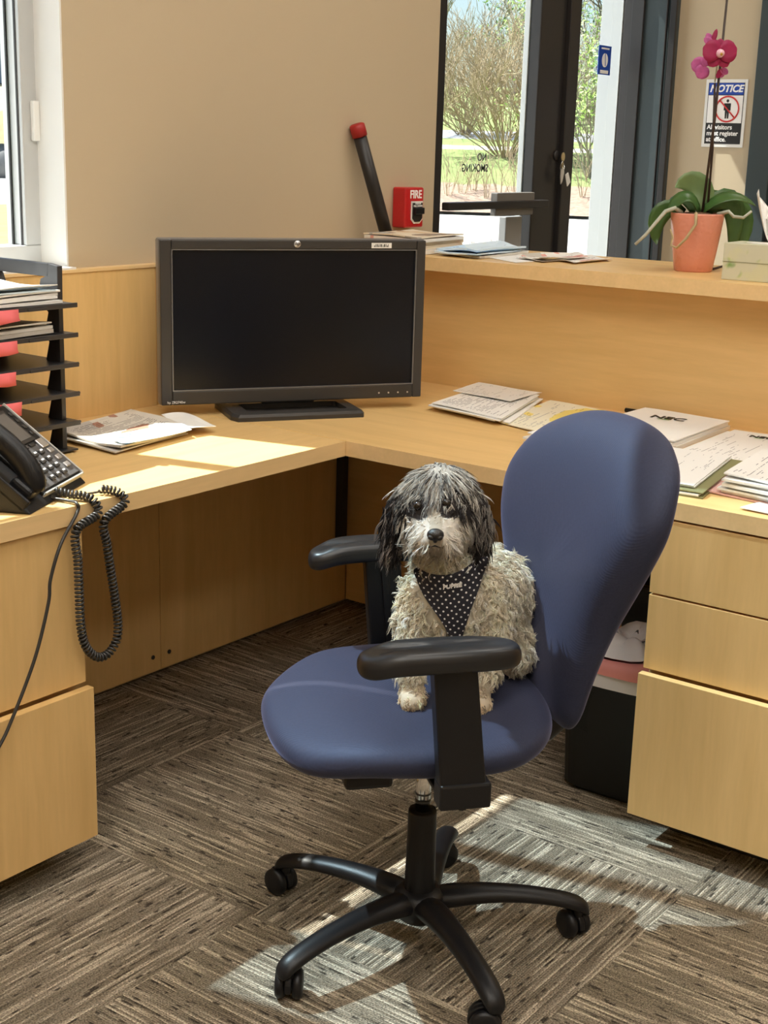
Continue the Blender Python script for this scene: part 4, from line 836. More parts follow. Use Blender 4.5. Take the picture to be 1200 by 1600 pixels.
o = MB().tube(spline([(1.74, 1.955, ZT+.006), (1.71, 1.965, ZT+.005), (1.66, 1.985, ZT+.006), (1.625, 2.0, ZT+.012)], 6), .0022, 6).build('straight_lead', 'cord_black', phc, True); o.location = -phc.location
o = tag(MB().tube(spline([(1.64, 2.0, ZT+.006), (1.655, 1.95, ZT+.005), (1.653, 1.922, ZT+.0045), (1.650, 1.9195, ZT-.012)]+[tuple(ony(x, y, 1.9)) for x, y in ((95, 850), (79, 905), (76, 940), (60, 1010), (40, 1070), (12, 1140), (-20, 1215))]+[(1.36, 1.898, .1), (1.28, 1.89, .008), (1.2, 1.86, .006)], 10), .0032, 8).build('phone_cable', 'cord_black', None, True), 'straight black phone cable hanging across the left drawer fronts', 'cable')

# ================================================================== BINS
def bin_(name, label, x0, x1, y0, y1, h, mat, taper=.012):
    cx, cy = (x0+x1)/2, (y0+y1)/2; hx, hy = (x1-x0)/2, (y1-y0)/2; e = empty(name, (cx, cy, 0), 0, label, 'waste bin', 'waste bins')
    def ringp(ins, z, rc=.04):
        pts = []
        for qx, qy, a0 in ((1, 1, 0), (-1, 1, 90), (-1, -1, 180), (1, -1, 270)):
            for k in range(5):
                a = R_(a0+90*k/4); pts.append((qx*(hx-ins-rc)+rc*math.cos(a), qy*(hy-ins-rc)+rc*math.sin(a), z))
        return pts
    rings = [ringp(taper+.012, 0), ringp(taper, .012), ringp(.003, h-.014), ringp(0, h-.012), ringp(0, h), ringp(.006, h), ringp(taper+.012, .02)]
    V = [p for r in rings for p in r]; n = 20; F = [(i*n+j, i*n+(j+1) % n, (i+1)*n+(j+1) % n, (i+1)*n+j) for i in range(len(rings)-1) for j in range(n)]
    F += [tuple(reversed(range(n))), tuple(range((len(rings)-1)*n, len(rings)*n))]
    raw('body', V, F, mat, e, True); return e, ringp
def liner(e, ringp, rings, mat, name, wob, seed):
    V = []; n = 20
    for ins, z, w in rings:
        for j, p in enumerate(ringp(ins, z)):
            f = 1+w*math.sin(j*2.3+seed+z*40); V.append((p[0]*f, p[1]*f, z+wob*w*math.sin(j*1.7+seed*2)))
    o = raw(name, V, [(i*n+j, i*n+(j+1) % n, (i+1)*n+(j+1) % n, (i+1)*n+j) for i in range(len(rings)-1) for j in range(n)], mat, e, True); subsurf(o, 1); return o
e, rp = bin_('waste_bin', 'black waste bin with white and pink bags behind the office chair', 2.575, 2.80, 1.165, 1.405, .295, 'bin_black')
liner(e, rp, [(.03, .18, .02), (.012, .30, .04), (-.004, .318, .05), (-.007, .296, .04), (-.006, .268, .03)], 'bag_white', 'white_liner', .10, 1)
liner(e, rp, [(.05, .25, .05), (.035, .325, .06), (.010, .335, .06), (-.006, .322, .03), (-.0095, .300, .03)], 'bag_pink', 'pink_bag', .14, 4)
liner(e, rp, [(.10, .345, .02), (.075, .362, .12), (.045, .355, .12), (.02, .335, .08)], 'bag_white', 'crumpled_bag', .16, 7)
for k, (yy, zz) in enumerate(((1.405-1.285, .30), (1.352-1.285, .265))):
    V = [(-.128-.006*j, yy-.05+.028*i+.01*math.sin(i*2+j), zz-.03*j-.01*math.sin(i*1.7+k)) for i in range(4) for j in range(4)]
    o = raw('clear_liner_flap', V, [(i*4+j, (i+1)*4+j, (i+1)*4+j+1, i*4+j+1) for i in range(3) for j in range(3)], 'clear_bag', e, False)
e, rp = bin_('waste_bin', 'taller slate grey bin with a clear liner, deep under the right wing', 2.90, 3.14, 1.19, 1.44, .40, 'bin_slate')
liner(e, rp, [(.03, .25, .03), (.012, .40, .03), (-.004, .412, .04), (-.007, .39, .05), (-.012, .30, .05)], 'clear_bag', 'clear_liner', .10, 2)

# ================================================================== OFFICE CHAIR  (local x = facing, local y = towards the viewer's side)
HUB = Vector((1.856, 1.265, 0)); CH_ANG = R_(140)
ch = empty('office_chair', HUB, CH_ANG, 'navy blue swivel office chair with black armrests, dog sitting in it', 'chair')
def rings_mesh(name, rings, mat, parent, sub=2, close=True):
    n = len(rings[0]); V = [p for r in rings for p in r]; F = [(i*n+j, i*n+(j+1) % n, (i+1)*n+(j+1) % n, (i+1)*n+j) for i in range(len(rings)-1) for j in range(n)]
    if close: F += [tuple(reversed(range(n))), tuple(range((len(rings)-1)*n, len(rings)*n))]
    o = raw(name, V, F, mat, parent, True); subsurf(o, sub); return o
SZ = .503
def seat_ring(sc, z, n=32, shift=0.0):
    out = []
    for k in range(n):
        a = 2*math.pi*k/n; c, s = math.cos(a), math.sin(a); e = .74
        x = (abs(c)**e)*math.copysign(1, c); y = (abs(s)**e)*math.copysign(1, s)
        if x > 0: lx, ly = .255, .262
        else: lx, ly = .225, .262
        px, py = x*lx*sc, y*ly*sc*(1-.06*x)
        zz = z - .034*smooth01(.12, .26, px+.02)*smooth01(.3, 1, sc) - .012*(abs(py)/.26)**3 + .006*smooth01(-.1, -.25, px)
        out.append((px+.03+shift, py, zz))
    return out
rings_mesh('seat_cushion', [seat_ring(s, z) for s, z in ((.30, SZ-.062), (.80, SZ-.062), (.93, SZ-.056), (.995, SZ-.038), (1.0, SZ-.022), (.965, SZ-.008), (.88, SZ-.001), (.6, SZ-.002), (.25, SZ-.004))], 'navy_fabric', ch)
rings_mesh('seat_pan', [seat_ring(s, z) for s, z in ((.3, SZ-.085), (.66, SZ-.083), (.80, SZ-.075), (.86, SZ-.060), (.5, SZ-.058))], 'black_plastic', ch, 1)
# backrest
def bw(z):
    P = [(.435, .03), (.447, .12), (.47, .155), (.55, .172), (.65, .192), (.75, .232), (.83, .258), (.89, .238), (.93, .195), (.957, .12), (.968, .04)]
    for (a, wa), (c, wc) in zip(P, P[1:]):
        if z <= c: t = (z-a)/(c-a); return wa+(wc-wa)*max(0, t)
    return .03
def spine(z):
    P = [(.43, -.200), (.52, -.212), (.62, -.218), (.74, -.230), (.86, -.262), (.98, -.310)]
    for (a, wa), (c, wc) in zip(P, P[1:]):
        if z <= c: return wa+(wc-wa)*(z-a)/(c-a)
    return P[-1][1]
ZC = .70
def back_ring(sc, off, n=40):
    out = []; H0, H1 = .437, .967
    for k in range(n):
        a = 2*math.pi*k/n; zz = ZC + ((H1-ZC) if math.sin(a) > 0 else (ZC-H0))*math.copysign(abs(math.sin(a))**.85, math.sin(a)); y = bw(zz)*math.copysign(1 if abs(math.cos(a)) > 1e-6 else 0, math.cos(a))
        if abs(math.cos(a)) < .15: y = bw(zz)*math.cos(a)/.15
        z2 = ZC+(zz-ZC)*sc; y2 = y*sc
        out.append((spine(z2)+.40*y2*y2+(off if off > 0 else off*(.5+.5*smooth01(.48, .78, z2)))-.11*y2*smooth01(.5, .8, z2), y2, z2))
    return out
rings_mesh('backrest_cushion', [back_ring(s, o) for s, o in ((.2, .030), (.55, .029), (.76, .023), (.89, .010), (.97, -.012), (1.0, -.036), (.985, -.054), (.90, -.068), (.55, -.076), (.2, -.078))], 'navy_fabric', ch)
rings_mesh('backrest_shell', [back_ring(s, o) for s, o in ((.2, -.074), (.35, -.072), (.45, -.066), (.42, -.078), (.2, -.082))], 'black_plastic', ch, 1)
b = MB(); b.tube([(-.02, 0, .40), (-.16, 0, .392), (-.225, 0, .398), (-.25, 0, .42), (-.262, 0, .47), (-.27, 0, .50)], [.016, .016, .016, .016, .016, .014], 10, True, 1.3); b.build('back_support', 'black_plastic', ch, True)
# arms: one height-adjustable upright and one pad each
def arm(sy, xf, xs):
    a = bpy.data.objects.new('armrest', None); COL.objects.link(a); a.parent = ch; a.location = (xs, sy*.29, .43)
    def pad(sc, z, n=28):
        out = []
        for k in range(n):
            t = 2*math.pi*k/n; c, s = math.cos(t), math.sin(t); x = math.copysign(abs(c)**.62, c)*.128*(1 if sc > .99 else 1-(1-sc)*.35); y = math.copysign(abs(s)**.75, s)*.043*sc*(1+.10*c)
            bend = -sy*.016*(x/.128)**2
            out.append((xf-xs+x, y+bend-sy*.004, z - .010*(x/.128)**2*1.0 - (.006 if x > .09 else 0)))
        return out
    zt = .682-.43
    rings_mesh('pad', [pad(.4, zt-.036), pad(.82, zt-.036), pad(.97, zt-.030), pad(1.0, zt-.020), pad(.99, zt-.017), pad(1.0, zt-.014), pad(.93, zt-.003), pad(.7, zt+.001), pad(.3, zt+.002)], 'arm_rubber', a, 2)
    V = []
    q = MB(); w = .040
    q.prism([(xf-xs-.012-w*.95, zt-.034), (xf-xs-.012+w*.75, zt-.034), (.034, -.008), (-w, -.008)], -.016, .016, 'xz'); q.build('upright', 'black_plastic', a, bev=.004)
    q = MB(); q.prism([(xf-xs-.012-.012, zt-.036), (xf-xs-.012+.002, zt-.036), (.006, .03), (-.010, .03)], sy*-.0225, sy*-.0165, 'xz'); q.build('slide_rail', 'black_plastic', a, bev=.001)
    q = MB(); q.box(-.044, .038, -.020, .020, -.012, .03); q.build('sleeve', 'black_plastic', a, bev=.004)
    q = MB(); q.prism([(-.03, -.011), (.03, -.011), (.03, .0), (-.03, .0)], min(-sy*.018, -sy*.27), max(-sy*.018, -sy*.27), 'xz'); q.build('bracket', 'black_plastic', a, bev=.003)
arm(1, .058, .022); arm(-1, .035, .0)
# mechanism, gas lift
b = MB(); b.prism([(-.13, .382), (.10, .382), (.13, .395), (.13, .424), (-.16, .424), (-.16, .392)], -.075, .075, 'xz'); b.build('tilt_mechanism', 'black_plastic', ch, bev=.008)
b = MB(); b.box(.10, .18, .10, .18, .398, .425); b.build('seat_lever_housing', 'black_plastic', ch, bev=.008)
b = MB(); b.tube([(.0, .07, .39), (.0, .2, .392), (0, .235, .385)], [.006, .006, .009], 8); b.build('height_lever', 'black_plastic', ch, True)
MB().lathe([(.0138, .245), (.0138, .384), (0, .384)], 24).build('gas_piston', 'chrome', ch, True); MB().lathe([(.0143, .278), (.0143, .284)], 24).build('piston_ring', 'chrome_ring', ch, True); MB().lathe([(.0143, .294), (.0143, .297)], 24).build('piston_ring', 'chrome_ring', ch, True)
MB().lathe([(0, .092), (.028, .092), (.0275, .10), (.0255, .258), (.0245, .263), (.015, .263)], 28).build('column_cover', 'black_plastic', ch, True)
MB().lathe([(0, .050), (.034, .050), (.046, .062), (.050, .085), (.044, .104), (.030, .110), (.0, .110)], 28).build('hub', 'black_plastic', ch, True)
leg0 = None
for k in range(5):
    ang = R_(95.6+72*k)-CH_ANG
    if leg0 is None:
        prof = [(.02, .084, .030, .024), (.06, .090, .030, .023), (.12, .095, .025, .019), (.19, .0915, .0225, .0165), (.25, .082, .0215, .0155), (.285, .0725, .0215, .0155), (.306, .062, .019, .016), (.314, .052, .013, .012)]
        rg = []
        for x, z, w, h in prof: rg.append([(x, w*math.cos(t), z+h*(math.sin(t) if math.sin(t) > 0 else .75*math.sin(t))) for t in np.linspace(0, 2*math.pi, 17)[:-1]])
        leg0 = rings_mesh('leg', rg, 'black_plastic', ch, 1); lo = leg0
    else:
        lo = leg0.copy(); COL.objects.link(lo); lo.parent = ch
    lo.rotation_euler = (0, 0, ang)
cs_rot = [2.2, 1.3, 2.9, 1.9, 3.3]
for k in range(5):
    ang = R_(95.6+72*k)-CH_ANG; p = Vector((math.cos(ang)*.294, math.sin(ang)*.294, 0)); c = bpy.data.objects.new('caster', None); COL.objects.link(c); c.parent = ch; c.location = p; c.rotation_euler = (0, 0, cs_rot[k])
    wr = .0265
    for s in (-1, 1):
        MB().lathe([(0, -.0085), (.018, -.0085), (wr-.003, -.0075), (wr, -.003), (wr, .004), (wr-.005, .0085), (.012, .0095), (0, .0095)], 24).build('wheel', 'black_plastic', c, True, loc=(-.012, s*.0145, wr), rot=(-s*math.pi/2, 0, 0))
    q = MB(); pts = [(-.012+.0285*math.cos(a), wr+.0285*math.sin(a)) for a in np.linspace(R_(-10), R_(190), 14)]; q.prism(pts, -.0055, .0055, 'xz'); q.build('hood', 'black_plastic', c, bev=.002)
    MB().tube([(0, 0, .035), (0, 0, .07)], .009, 12).build('stem', 'black_plastic', c, True)

# ================================================================== DOG  (local x = to the right, local y = away from the viewer, z = up)
DOG_O = Vector((1.811, 1.195, SZ-.006))
dog = empty('dog', DOG_O, R_(-55.7), 'small fluffy grey and white dog in a dotted harness on the chair', 'dog')
def blob(bm, c, r, rot=(0, 0, 0), seg=2):
    m = Matrix.Translation(Vector(c)) @ __import__('mathutils').Euler(rot).to_matrix().to_4x4() @ Matrix.Diagonal((*r, 1)); bmesh.ops.create_icosphere(bm, subdivisions=3, radius=1.0, matrix=m)
def chain(bm, pts, rads, k=7):
    for (p, r), (q, s) in zip(zip(pts, rads), zip(pts[1:], rads[1:])):
        for i in range(k+1):
            t = i/k; c = Vector(p).lerp(Vector(q), t); rr = r+(s-r)*t; bmesh.ops.create_icosphere(bm, subdivisions=2, radius=rr, matrix=Matrix.Translation(c))
bm = bmesh.new()
HC = Vector((-.027, .015, .325))                                    # head centre
chain(bm, [(-.058, .0, .016), (-.060, .012, .05), (-.060, .035, .115), (-.045, .05, .175)], [.019, .021, .028, .038])
chain(bm, [(.053, .0, .010), (.060, .012, .05), (.068, .038, .115), (.060, .055, .185)], [.019, .021, .029, .040])
blob(bm, (-.058, -.012, .012), (.023, .030, .016)); blob(bm, (.053, -.012, .008), (.024, .030, .016))
for px in (-.058, .053):
    for q in (-.013, -.0045, .0045, .013): blob(bm, (px+q, -.034+abs(q)*.4, .006), (.0058, .012, .0085))
blob(bm, (.005, .055, .165), (.072, .060, .085)); blob(bm, (-.004, .05, .225), (.058, .052, .055))
chain(bm, [(.02, .08, .165), (.055, .14, .155), (.080, .19, .13)], [.070, .080, .078]); blob(bm, (.078, .20, .085), (.066, .062, .085))
blob(bm, (.118, .15, .055), (.036, .068, .058)); blob(bm, (.000, .165, .05), (.04, .075, .05))
chain(bm, [(-.008, .05, .235), (-.022, .035, .285)], [.048, .045])
blob(bm, HC, (.062, .064, .062)); blob(bm, HC+Vector((.002, .012, .027)), (.058, .058, .052)); blob(bm, HC+Vector((0, -.045, -.012)), (.036, .04, .032)); chain(bm, [HC+Vector((-.001, -.05, -.016)), HC+Vector((-.002, -.086, -.018))], [.027, .019])
blob(bm, HC+Vector((-.019, -.062, -.026)), (.018, .028, .017)); blob(bm, HC+Vector((.016, -.062, -.026)), (.018, .028, .017)); blob(bm, HC+Vector((-.002, -.055, -.042)), (.017, .028, .013))
chain(bm, [HC+Vector((-.052, .012, .03)), HC+Vector((-.073, .008, .0)), HC+Vector((-.074, .0, -.052))], [.016, .015, .013]); chain(bm, [HC+Vector((.056, .016, .03)), HC+Vector((.074, .010, .0)), HC+Vector((.070, .004, -.048))], [.016, .015, .013])
chain(bm, [(.06, .25, .10), (.03, .275, .15), (.02, .26, .20)], [.018, .015, .011])
me = bpy.data.meshes.new('body'); bm.to_mesh(me); bm.free()
body = link('body', me, [], dog)
rm = body.modifiers.new('r', 'REMESH'); rm.mode = 'VOXEL'; rm.voxel_size = .0042; sm = body.modifiers.new('s', 'SMOOTH'); sm.iterations = 9; sm.factor = .6
bpy.context.view_layer.update(); baked(body); me = body.data
me.polygons.foreach_set('use_smooth', [True]*len(me.polygons))
hc = np.array(HC)
def fur_colour(p):
    """coat pattern over (N,3) local points: returns rgb"""
    q = p-hc; n = len(p); white = np.array([.97, .91, .79]); cream = np.array([.78, .60, .38]); grey = np.array([.50, .48, .45]); dark = np.array([.035, .03, .03]); pale = np.array([.86, .82, .76])
    col = np.tile(white, (n, 1))
    paw = np.clip((.05-p[:, 2])/.04, 0, 1)*(p[:, 1] < .04); col = col*(1-.6*paw[:, None])+cream*.6*paw[:, None]
    head = (q[:, 2] > -.058) & (np.abs(q[:, 0]) < .11) & (q[:, 1] > -.12) & (q[:, 1] < .09) & (p[:, 2] > .262)
    top = head & (q[:, 2] > .012); col[top] = grey
    muz = head & (q[:, 1] < -.035) & (np.abs(q[:, 0]) < .05) & (q[:, 2] < .018); col[muz] = np.minimum(pale*1.1, .95)
    bridge = head & (q[:, 1] < -.04) & (np.abs(q[:, 0]+.001) < .011) & (q[:, 2] < .03); col[bridge] = np.array([.60, .54, .45])
    cheek = head & ~top & ~muz; col[cheek] = pale*.97
    for ex, ez in ((-.038, .022), (.024, .030)):
        eye = head & (((q[:, 0]-ex)/.025)**2+((q[:, 2]-ez)/.021)**2 < 1) & (q[:, 1] < -.015); col[eye] = dark*1.4
    ear = head & (np.abs(q[:, 0]) > .058) & (q[:, 2] < .046); col[ear] = dark
    return col, head, top, muz, ear
co = np.empty(len(me.vertices)*3); me.vertices.foreach_get('co', co); co = co.reshape(-1, 3)
def colour_attr(me, cols):
    at = me.color_attributes.new('coat', 'FLOAT_COLOR', 'POINT'); at.data.foreach_set('color', np.concatenate([cols, np.ones((len(cols), 1))], 1).astype(np.float32).ravel())
colour_attr(me, fur_colour(co)[0])
def fur_mat(name, rough):
    m, nt, N, L, P = new_mat(name); a = N.new('ShaderNodeVertexColor'); a.layer_name = 'coat'; L.new(a.outputs[0], P.inputs['Base Color']); P.inputs['Roughness'].default_value = rough; P.inputs['Specular IOR Level'].default_value = .25
    tr = N.new('ShaderNodeBsdfTranslucent'); L.new(a.outputs[0], tr.inputs[0]); mx = N.new('ShaderNodeMixShader'); mx.inputs[0].default_value = .48
    L.new(P.outputs[0], mx.inputs[1]); L.new(tr.outputs[0], mx.inputs[2]); L.new(mx.outputs[0], N['Material Output'].inputs[0])
fur_mat('fur', .65); me.materials.clear(); me.materials.append(MATS['fur'])
me.calc_loop_triangles(); tri = np.empty(len(me.loop_triangles)*3, dtype=np.int32); me.loop_triangles.foreach_get('vertices', tri); tri = tri.reshape(-1, 3)
vn = np.empty(len(me.vertices)*3); me.vertices.foreach_get('normal', vn); vn = vn.reshape(-1, 3)
A_ = np.linalg.norm(np.cross(co[tri[:, 1]]-co[tri[:, 0]], co[tri[:, 2]]-co[tri[:, 0]]), axis=1); CDF = np.cumsum(A_)/A_.sum()
def sample(n):
    t = np.searchsorted(CDF, rng.random(n)); u = rng.random((n, 2)); f = u.sum(1) > 1; u[f] = 1-u[f]; w = np.stack([1-u.sum(1), u[:, 0], u[:, 1]], 1)
    p = (co[tri[t]]*w[:, :, None]).sum(1); nn = (vn[tri[t]]*w[:, :, None]).sum(1); return p, nn/np.linalg.norm(nn, axis=1, keepdims=True)
def unit(v): return v/np.maximum(1e-9, np.linalg.norm(v, axis=1, keepdims=True))
def strands(name, root, nrm, flow, length, width, curl, cfreq, cols, K=6, lift=.5, grav=0.6, per=5, spread=.0022, var=.13):
    """locks of hair: each root grows PER tapered strips that share one bend and one wave and close up towards the tip"""
    n = len(root); rp = lambda a: np.repeat(a, per, 0)
    d = unit(nrm*lift+flow*(1-lift)+rng.normal(0, .13, (n, 3))); side = unit(np.cross(d, nrm+rng.normal(0, .2, (n, 3)))); oth = unit(np.cross(d, side)); ph_ = rng.random(n)*6.28; fr = cfreq*rng.uniform(.75, 1.3, n)
    cur = root-nrm*.002; pts = [cur]; step = length/K
    for k in range(1, K+1):
        d = unit(d+flow*(grav/K)+np.array([0, 0, -.10])*grav); cur = cur+d*step[:, None]; a = ph_+fr*k
        pts.append(cur+(side*np.cos(a)[:, None]+oth*np.sin(a)[:, None]*.6)*(curl*(k/K)**.6)[:, None])
    off = rng.normal(0, spread, (n*per, 3)); wild = rng.normal(0, 1, (n*per, 3)); le = rng.uniform(.75, 1.1, n*per); base = rp(pts[0]); N_ = n*per
    S, O_ = rp(side), rp(oth); wd = rp(width)*rng.uniform(.7, 1.3, N_); V = []
    for k in range(K+1):
        t = k/K; c = base+(rp(pts[k])-base)*le[:, None]+off*(1-.55*t)+wild*(spread*.35*t*t); W = 1.0-.9*t**1.8
        for j in range(3):
            a = 2*math.pi*j/3; V.append(c+(S*math.cos(a)+O_*math.sin(a))*(wd*W)[:, None])
    V = np.stack(V, 1); m = 3*(K+1); idx = np.arange(N_)[:, None, None]*m
    q = np.array([[k*3+j, k*3+(j+1) % 3, (k+1)*3+(j+1) % 3, (k+1)*3+j] for k in range(K) for j in range(3)]); F = (idx+q[None]).reshape(-1, 4)
    V = V.reshape(-1, 3); mesh = bpy.data.meshes.new(name); mesh.vertices.add(len(V)); mesh.vertices.foreach_set('co', V.astype(np.float32).ravel())
    mesh.loops.add(F.size); mesh.loops.foreach_set('vertex_index', F.astype(np.int32).ravel()); mesh.polygons.add(len(F)); mesh.polygons.foreach_set('loop_start', np.arange(0, F.size, 4, dtype=np.int32))
    mesh.update(calc_edges=True); shade = rp(1+rng.normal(0, var, n))*(1+rng.normal(0, .05, N_)); colour_attr(mesh, np.clip(np.repeat(rp(cols)*shade[:, None], m, 0), 0, 1))
    o = link(name, mesh, 'fur', dog, True); o['kind'] = 'stuff'; return o
down = np.array([0, 0, -1.0])
# body coat: short curly tufts
P, NN = sample(5600); col, head, top, muz, ear = fur_colour(P)
HARN = lambda p: (p[:, 1] < .06) & (p[:, 2] < .243+(p[:, 0]+.066)*.254-.020*np.sin(np.pi*np.clip((p[:, 0]+.066)/.126, 0, 1))) & (p[:, 2] > .125) & (p[:, 0] > -.074+(.228-p[:, 2])*.62) & (p[:, 0] < .056-(.26-p[:, 2])*.20)
k = ~head & ~HARN(P) & ~((P[:, 2] < .02) & (NN[:, 2] < -.3)); P, NN, col = P[k], NN[k], col[k]; n = len(P)
flow = unit(down[None]+np.stack([P[:, 0]*1.5, np.zeros(n), np.zeros(n)], 1)+rng.normal(0, .45, (n, 3))); flow = unit(flow-NN*(flow*NN).sum(1, keepdims=True)*.8)
ln = np.where(P[:, 2] < .05, .012, .027)*rng.uniform(.7, 1.25, n); ln[P[:, 2] < .012] *= .75
strands('body_coat', P, NN, flow, ln, np.full(n, .00115), np.where(P[:, 2] < .05, .0025, .0062)*rng.uniform(.6, 1.3, n), 1.15, col, K=7, lift=.45, grav=.5, per=7, spread=.0021)
# face and side hair
P, NN = sample(12500); col, head, top, muz, ear = fur_colour(P); k = head & ~ear; P, NN, col, top, muz = P[k], NN[k], col[k], top[k], muz[k]; q = P-hc
eyes_ = np.minimum(((q[:, 0]+.031)/.012)**2+((q[:, 2]-.024)/.011)**2, ((q[:, 0]-.014)/.010)**2+((q[:, 2]-.031)/.009)**2); nosek = ((q[:, 0]+.002)/.016)**2+((q[:, 2]+.009)/.013)**2
k = ~((eyes_ < 1) & (q[:, 1] < -.02)) & ~((nosek < 1) & (q[:, 1] < -.075)); P, NN, col, top, muz, q = P[k], NN[k], col[k], top[k], muz[k], q[k]; n = len(P)
away = np.stack([q[:, 0]*12, (q[:, 1]-.01)*4, -np.full(n, .8)], 1); flow = unit(away+rng.normal(0, .15, (n, 3)))
fm = unit(np.stack([(q[:, 0]+.002)*26, np.full(n, .35), np.full(n, -.75)], 1)+rng.normal(0, .12, (n, 3)))
br = muz & (q[:, 2] > -.004); fm[br] = unit(np.stack([(q[br, 0]+.002)*30, np.full(br.sum(), .8), np.full(br.sum(), .35)], 1))
flow = np.where(muz[:, None], fm, flow); flow = unit(flow-NN*(flow*NN).sum(1, keepdims=True)*.9)
mix = rng.random(n); top = top & (col.mean(1) > .2); tc_ = np.where((top & (mix < .35))[:, None], np.array([.74, .71, .66]), col); tc_ = np.where((top & (mix > .82))[:, None], np.array([.14, .13, .125]), tc_)
facial = (q[:, 1] < -.02) & (q[:, 2] > .006) & (q[:, 2] < .044) & ((np.abs(q[:, 0]+.031) < .018) | (np.abs(q[:, 0]-.014) < .016))
ln = np.where(muz, np.where(br, .009, np.where(np.abs(q[:, 0]+.002) < .010, .011, .027)), .036)*rng.uniform(.7, 1.2, n); ln = np.where(facial, .010*rng.uniform(.6, 1.1, n), ln)
strands('head_hair', P, NN, flow, ln, np.full(n, .00095), .0022*rng.uniform(.3, 1.4, n), .8, tc_, lift=np.float64(.22), grav=.7, per=4, spread=.0016)
# ears
P, NN = sample(15000); col, head, top, muz, ear = fur_colour(P); P, NN, col = P[ear], NN[ear], col[ear]; n = len(P); q = P-hc
flow = unit(down[None]+np.stack([np.sign(q[:, 0])*.05, np.zeros(n), np.zeros(n)], 1)+rng.normal(0, .10, (n, 3))); mix = rng.random(n)
col = np.where((mix < .25)[:, None], np.array([.30, .26, .24]), col); col = np.where(((mix > .40) & (q[:, 0] > 0) & (q[:, 2] > -.03))[:, None], np.array([.36, .33, .30]), col)
strands('ear_hair', P, NN, flow, .046*rng.uniform(.6, 1.2, n), np.full(n, .0012), .0046*rng.uniform(.4, 1.4, n), .95, col, lift=.2, grav=.8, per=4, spread=.0020)
# long crown locks parted in the middle, falling over the ears and the brow
P, NN = sample(9000); col, head, top, muz, ear = fur_colour(P); q = P-hc; k = head & (q[:, 2] > .036) & (np.abs(q[:, 0]) < .052); P, NN, q = P[k], NN[k], q[k]; n = len(P)
flow = unit(np.stack([(q[:, 0]+.0)*7+np.where(q[:, 0] < 0, -.15, .15), np.where(q[:, 1] < .0, -.30, .30), np.full(n, -1.0)], 1)+rng.normal(0, .15, (n, 3))); mix = rng.random(n)
col = np.where((mix < .50)[:, None], np.array([.74, .71, .66]), np.array([.44, .42, .39])); col = np.where((mix > .88)[:, None], np.array([.13, .12, .115]), col)
col = np.where(((q[:, 0] > .03) & (mix > .5))[:, None], np.array([.25, .235, .215]), col); front_ = (q[:, 1] < -.025)
ln = np.where(front_, .030, np.where(np.abs(q[:, 0]) > .035, .036, .050))*rng.uniform(.65, 1.15, n)
strands('crown_hair', P, NN, flow, ln, np.full(n, .00105), .0042*rng.uniform(.4, 1.5, n), .8, col, K=9, lift=.30, grav=1.3, per=5, spread=.0022, var=.18)
# eyes, nose, mouth
bpy.context.view_layer.update(); bv = BVHTree.FromPolygons([tuple(c) for c in co], [tuple(t) for t in tri])
def front(x, z): h = bv.ray_cast(Vector((x, -.5, z)), Vector((0, 1, 0))); return h[0].y if h[0] else 0.0
for ex, ez in ((-.031, .024), (.014, .031)):
    p = HC+Vector((ex, 0, ez)); yy = front(p.x, p.z); me2 = bpy.data.meshes.new('eye'); bm = bmesh.new(); bmesh.ops.create_uvsphere(bm, u_segments=20, v_segments=14, radius=.0078); bm.to_mesh(me2); bm.free()
    link('eye', me2, 'dog_eye', dog, True, loc=(p.x, yy+.001, p.z))
bm = bmesh.new(); blob(bm, (0, 0, 0), (.0135, .011, .010)); blob(bm, (-.006, -.005, -.003), (.006, .006, .005)); blob(bm, (.006, -.005, -.003), (.006, .006, .005)); blob(bm, (0, .001, -.008), (.004, .007, .006)); me2 = bpy.data.meshes.new('nose'); bm.to_mesh(me2); bm.free()
nz_y = front(HC.x-.002, HC.z-.010); link('nose', me2, 'dog_nose', dog, True, loc=(HC.x-.002, nz_y-.002, HC.z-.007))
MB().tube([(HC.x+a, front(HC.x+a, HC.z+c)-.0005, HC.z+c) for a, c in ((-.013, -.030), (-.002, -.025), (.009, -.030))], .0016, 6).build('mouth', 'dog_nose', dog, True)
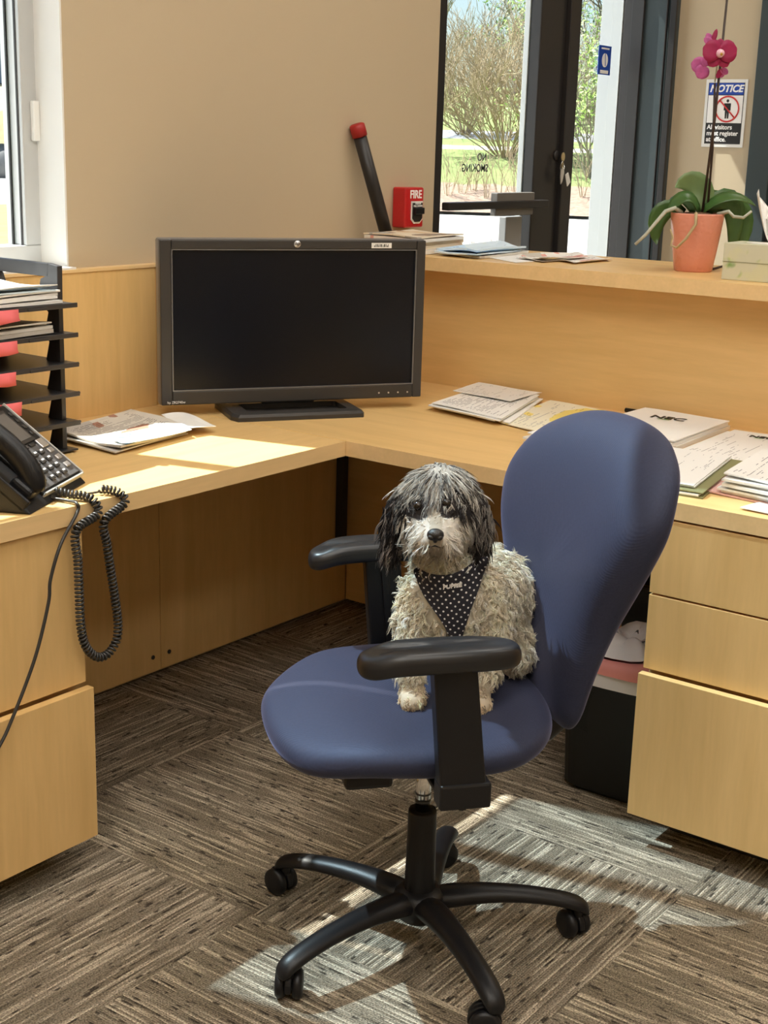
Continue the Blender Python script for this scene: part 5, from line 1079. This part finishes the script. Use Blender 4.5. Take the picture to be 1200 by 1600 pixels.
# harness bib, laid over the chest
def bib_mat():
    m, nt, N, L, P = new_mat('dotted_cloth'); uv = N.new('ShaderNodeUVMap'); uv.uv_map = 'UVMap'
    mp = N.new('ShaderNodeMapping'); mp.inputs['Rotation'].default_value = (0, 0, R_(35)); mp.inputs['Scale'].default_value = (11, 11, 1)
    fr = N.new('ShaderNodeVectorMath'); fr.operation = 'FRACTION'; sb = N.new('ShaderNodeVectorMath'); sb.operation = 'SUBTRACT'; sb.inputs[1].default_value = (.5, .5, 0)
    le = N.new('ShaderNodeVectorMath'); le.operation = 'LENGTH'; ls = N.new('ShaderNodeMath'); ls.operation = 'LESS_THAN'; ls.inputs[1].default_value = .17
    mx = N.new('ShaderNodeMixRGB'); mx.inputs[1].default_value = (.012, .012, .02, 1); mx.inputs[2].default_value = (.75, .75, .78, 1)
    L.new(uv.outputs[0], mp.inputs[0]); L.new(mp.outputs[0], fr.inputs[0]); L.new(fr.outputs[0], sb.inputs[0]); L.new(sb.outputs[0], le.inputs[0]); L.new(le.outputs['Value'], ls.inputs[0]); L.new(ls.outputs[0], mx.inputs[0]); L.new(mx.outputs[0], P.inputs['Base Color'])
    P.inputs['Roughness'].default_value = .8
bib_mat()
LFT = [(-.066, .236), (-.060, .214), (-.048, .193), (-.033, .174), (-.018, .155), (-.006, .136), (.0, .118)]; TOPR = [(.060, .268), (.058, .248), (.052, .226), (.044, .200), (.036, .175), (.029, .148), (.022, .118)]
V = []; UV = []; nu = 14; rows = len(LFT)
for i, ((xl, zl), (xr, zr)) in enumerate(zip(LFT, TOPR)):
    for j in range(nu+1):
        t = j/nu; x = xl+(xr-xl)*t; z = zl+(zr-zl)*t; sag = -.020*math.sin(math.pi*t)*(1-i/(rows-1))**1.5; z += sag; V.append((x, front(x, z)-.011, z)); UV.append((x*10, z*10))
V = np.array(V).reshape(rows, nu+1, 3)
for _ in range(3): V[1:-1, 1:-1, 1] = (V[1:-1, 1:-1, 1]*2+V[:-2, 1:-1, 1]+V[2:, 1:-1, 1]+V[1:-1, :-2, 1]+V[1:-1, 2:, 1])/6
V = V.reshape(-1, 3)
hn = raw('harness', V, [(i*(nu+1)+j, (i+1)*(nu+1)+j, (i+1)*(nu+1)+j+1, i*(nu+1)+j+1) for i in range(rows-1) for j in range(nu)], 'dotted_cloth', dog, True)
hn['label'] = 'black harness bib with white dots'
uvl = hn.data.uv_layers.new(name='UVMap')
for lp in hn.data.loops: uvl.data[lp.index].uv = UV[lp.vertex_index]
sd = hn.modifiers.new('s', 'SOLIDIFY'); sd.thickness = .004; sd.offset = 1; subsurf(hn, 2)
lx, lz = .002, .214; yy = V[np.argmin((V[:, 0]-lx)**2+(V[:, 2]-lz)**2), 1]
text('lettering', 'PUPPIE', .0105, 'white_print', hn, (lx, yy-.012, lz), (1, -.05, .22), (0, -.25, 1), .0004)
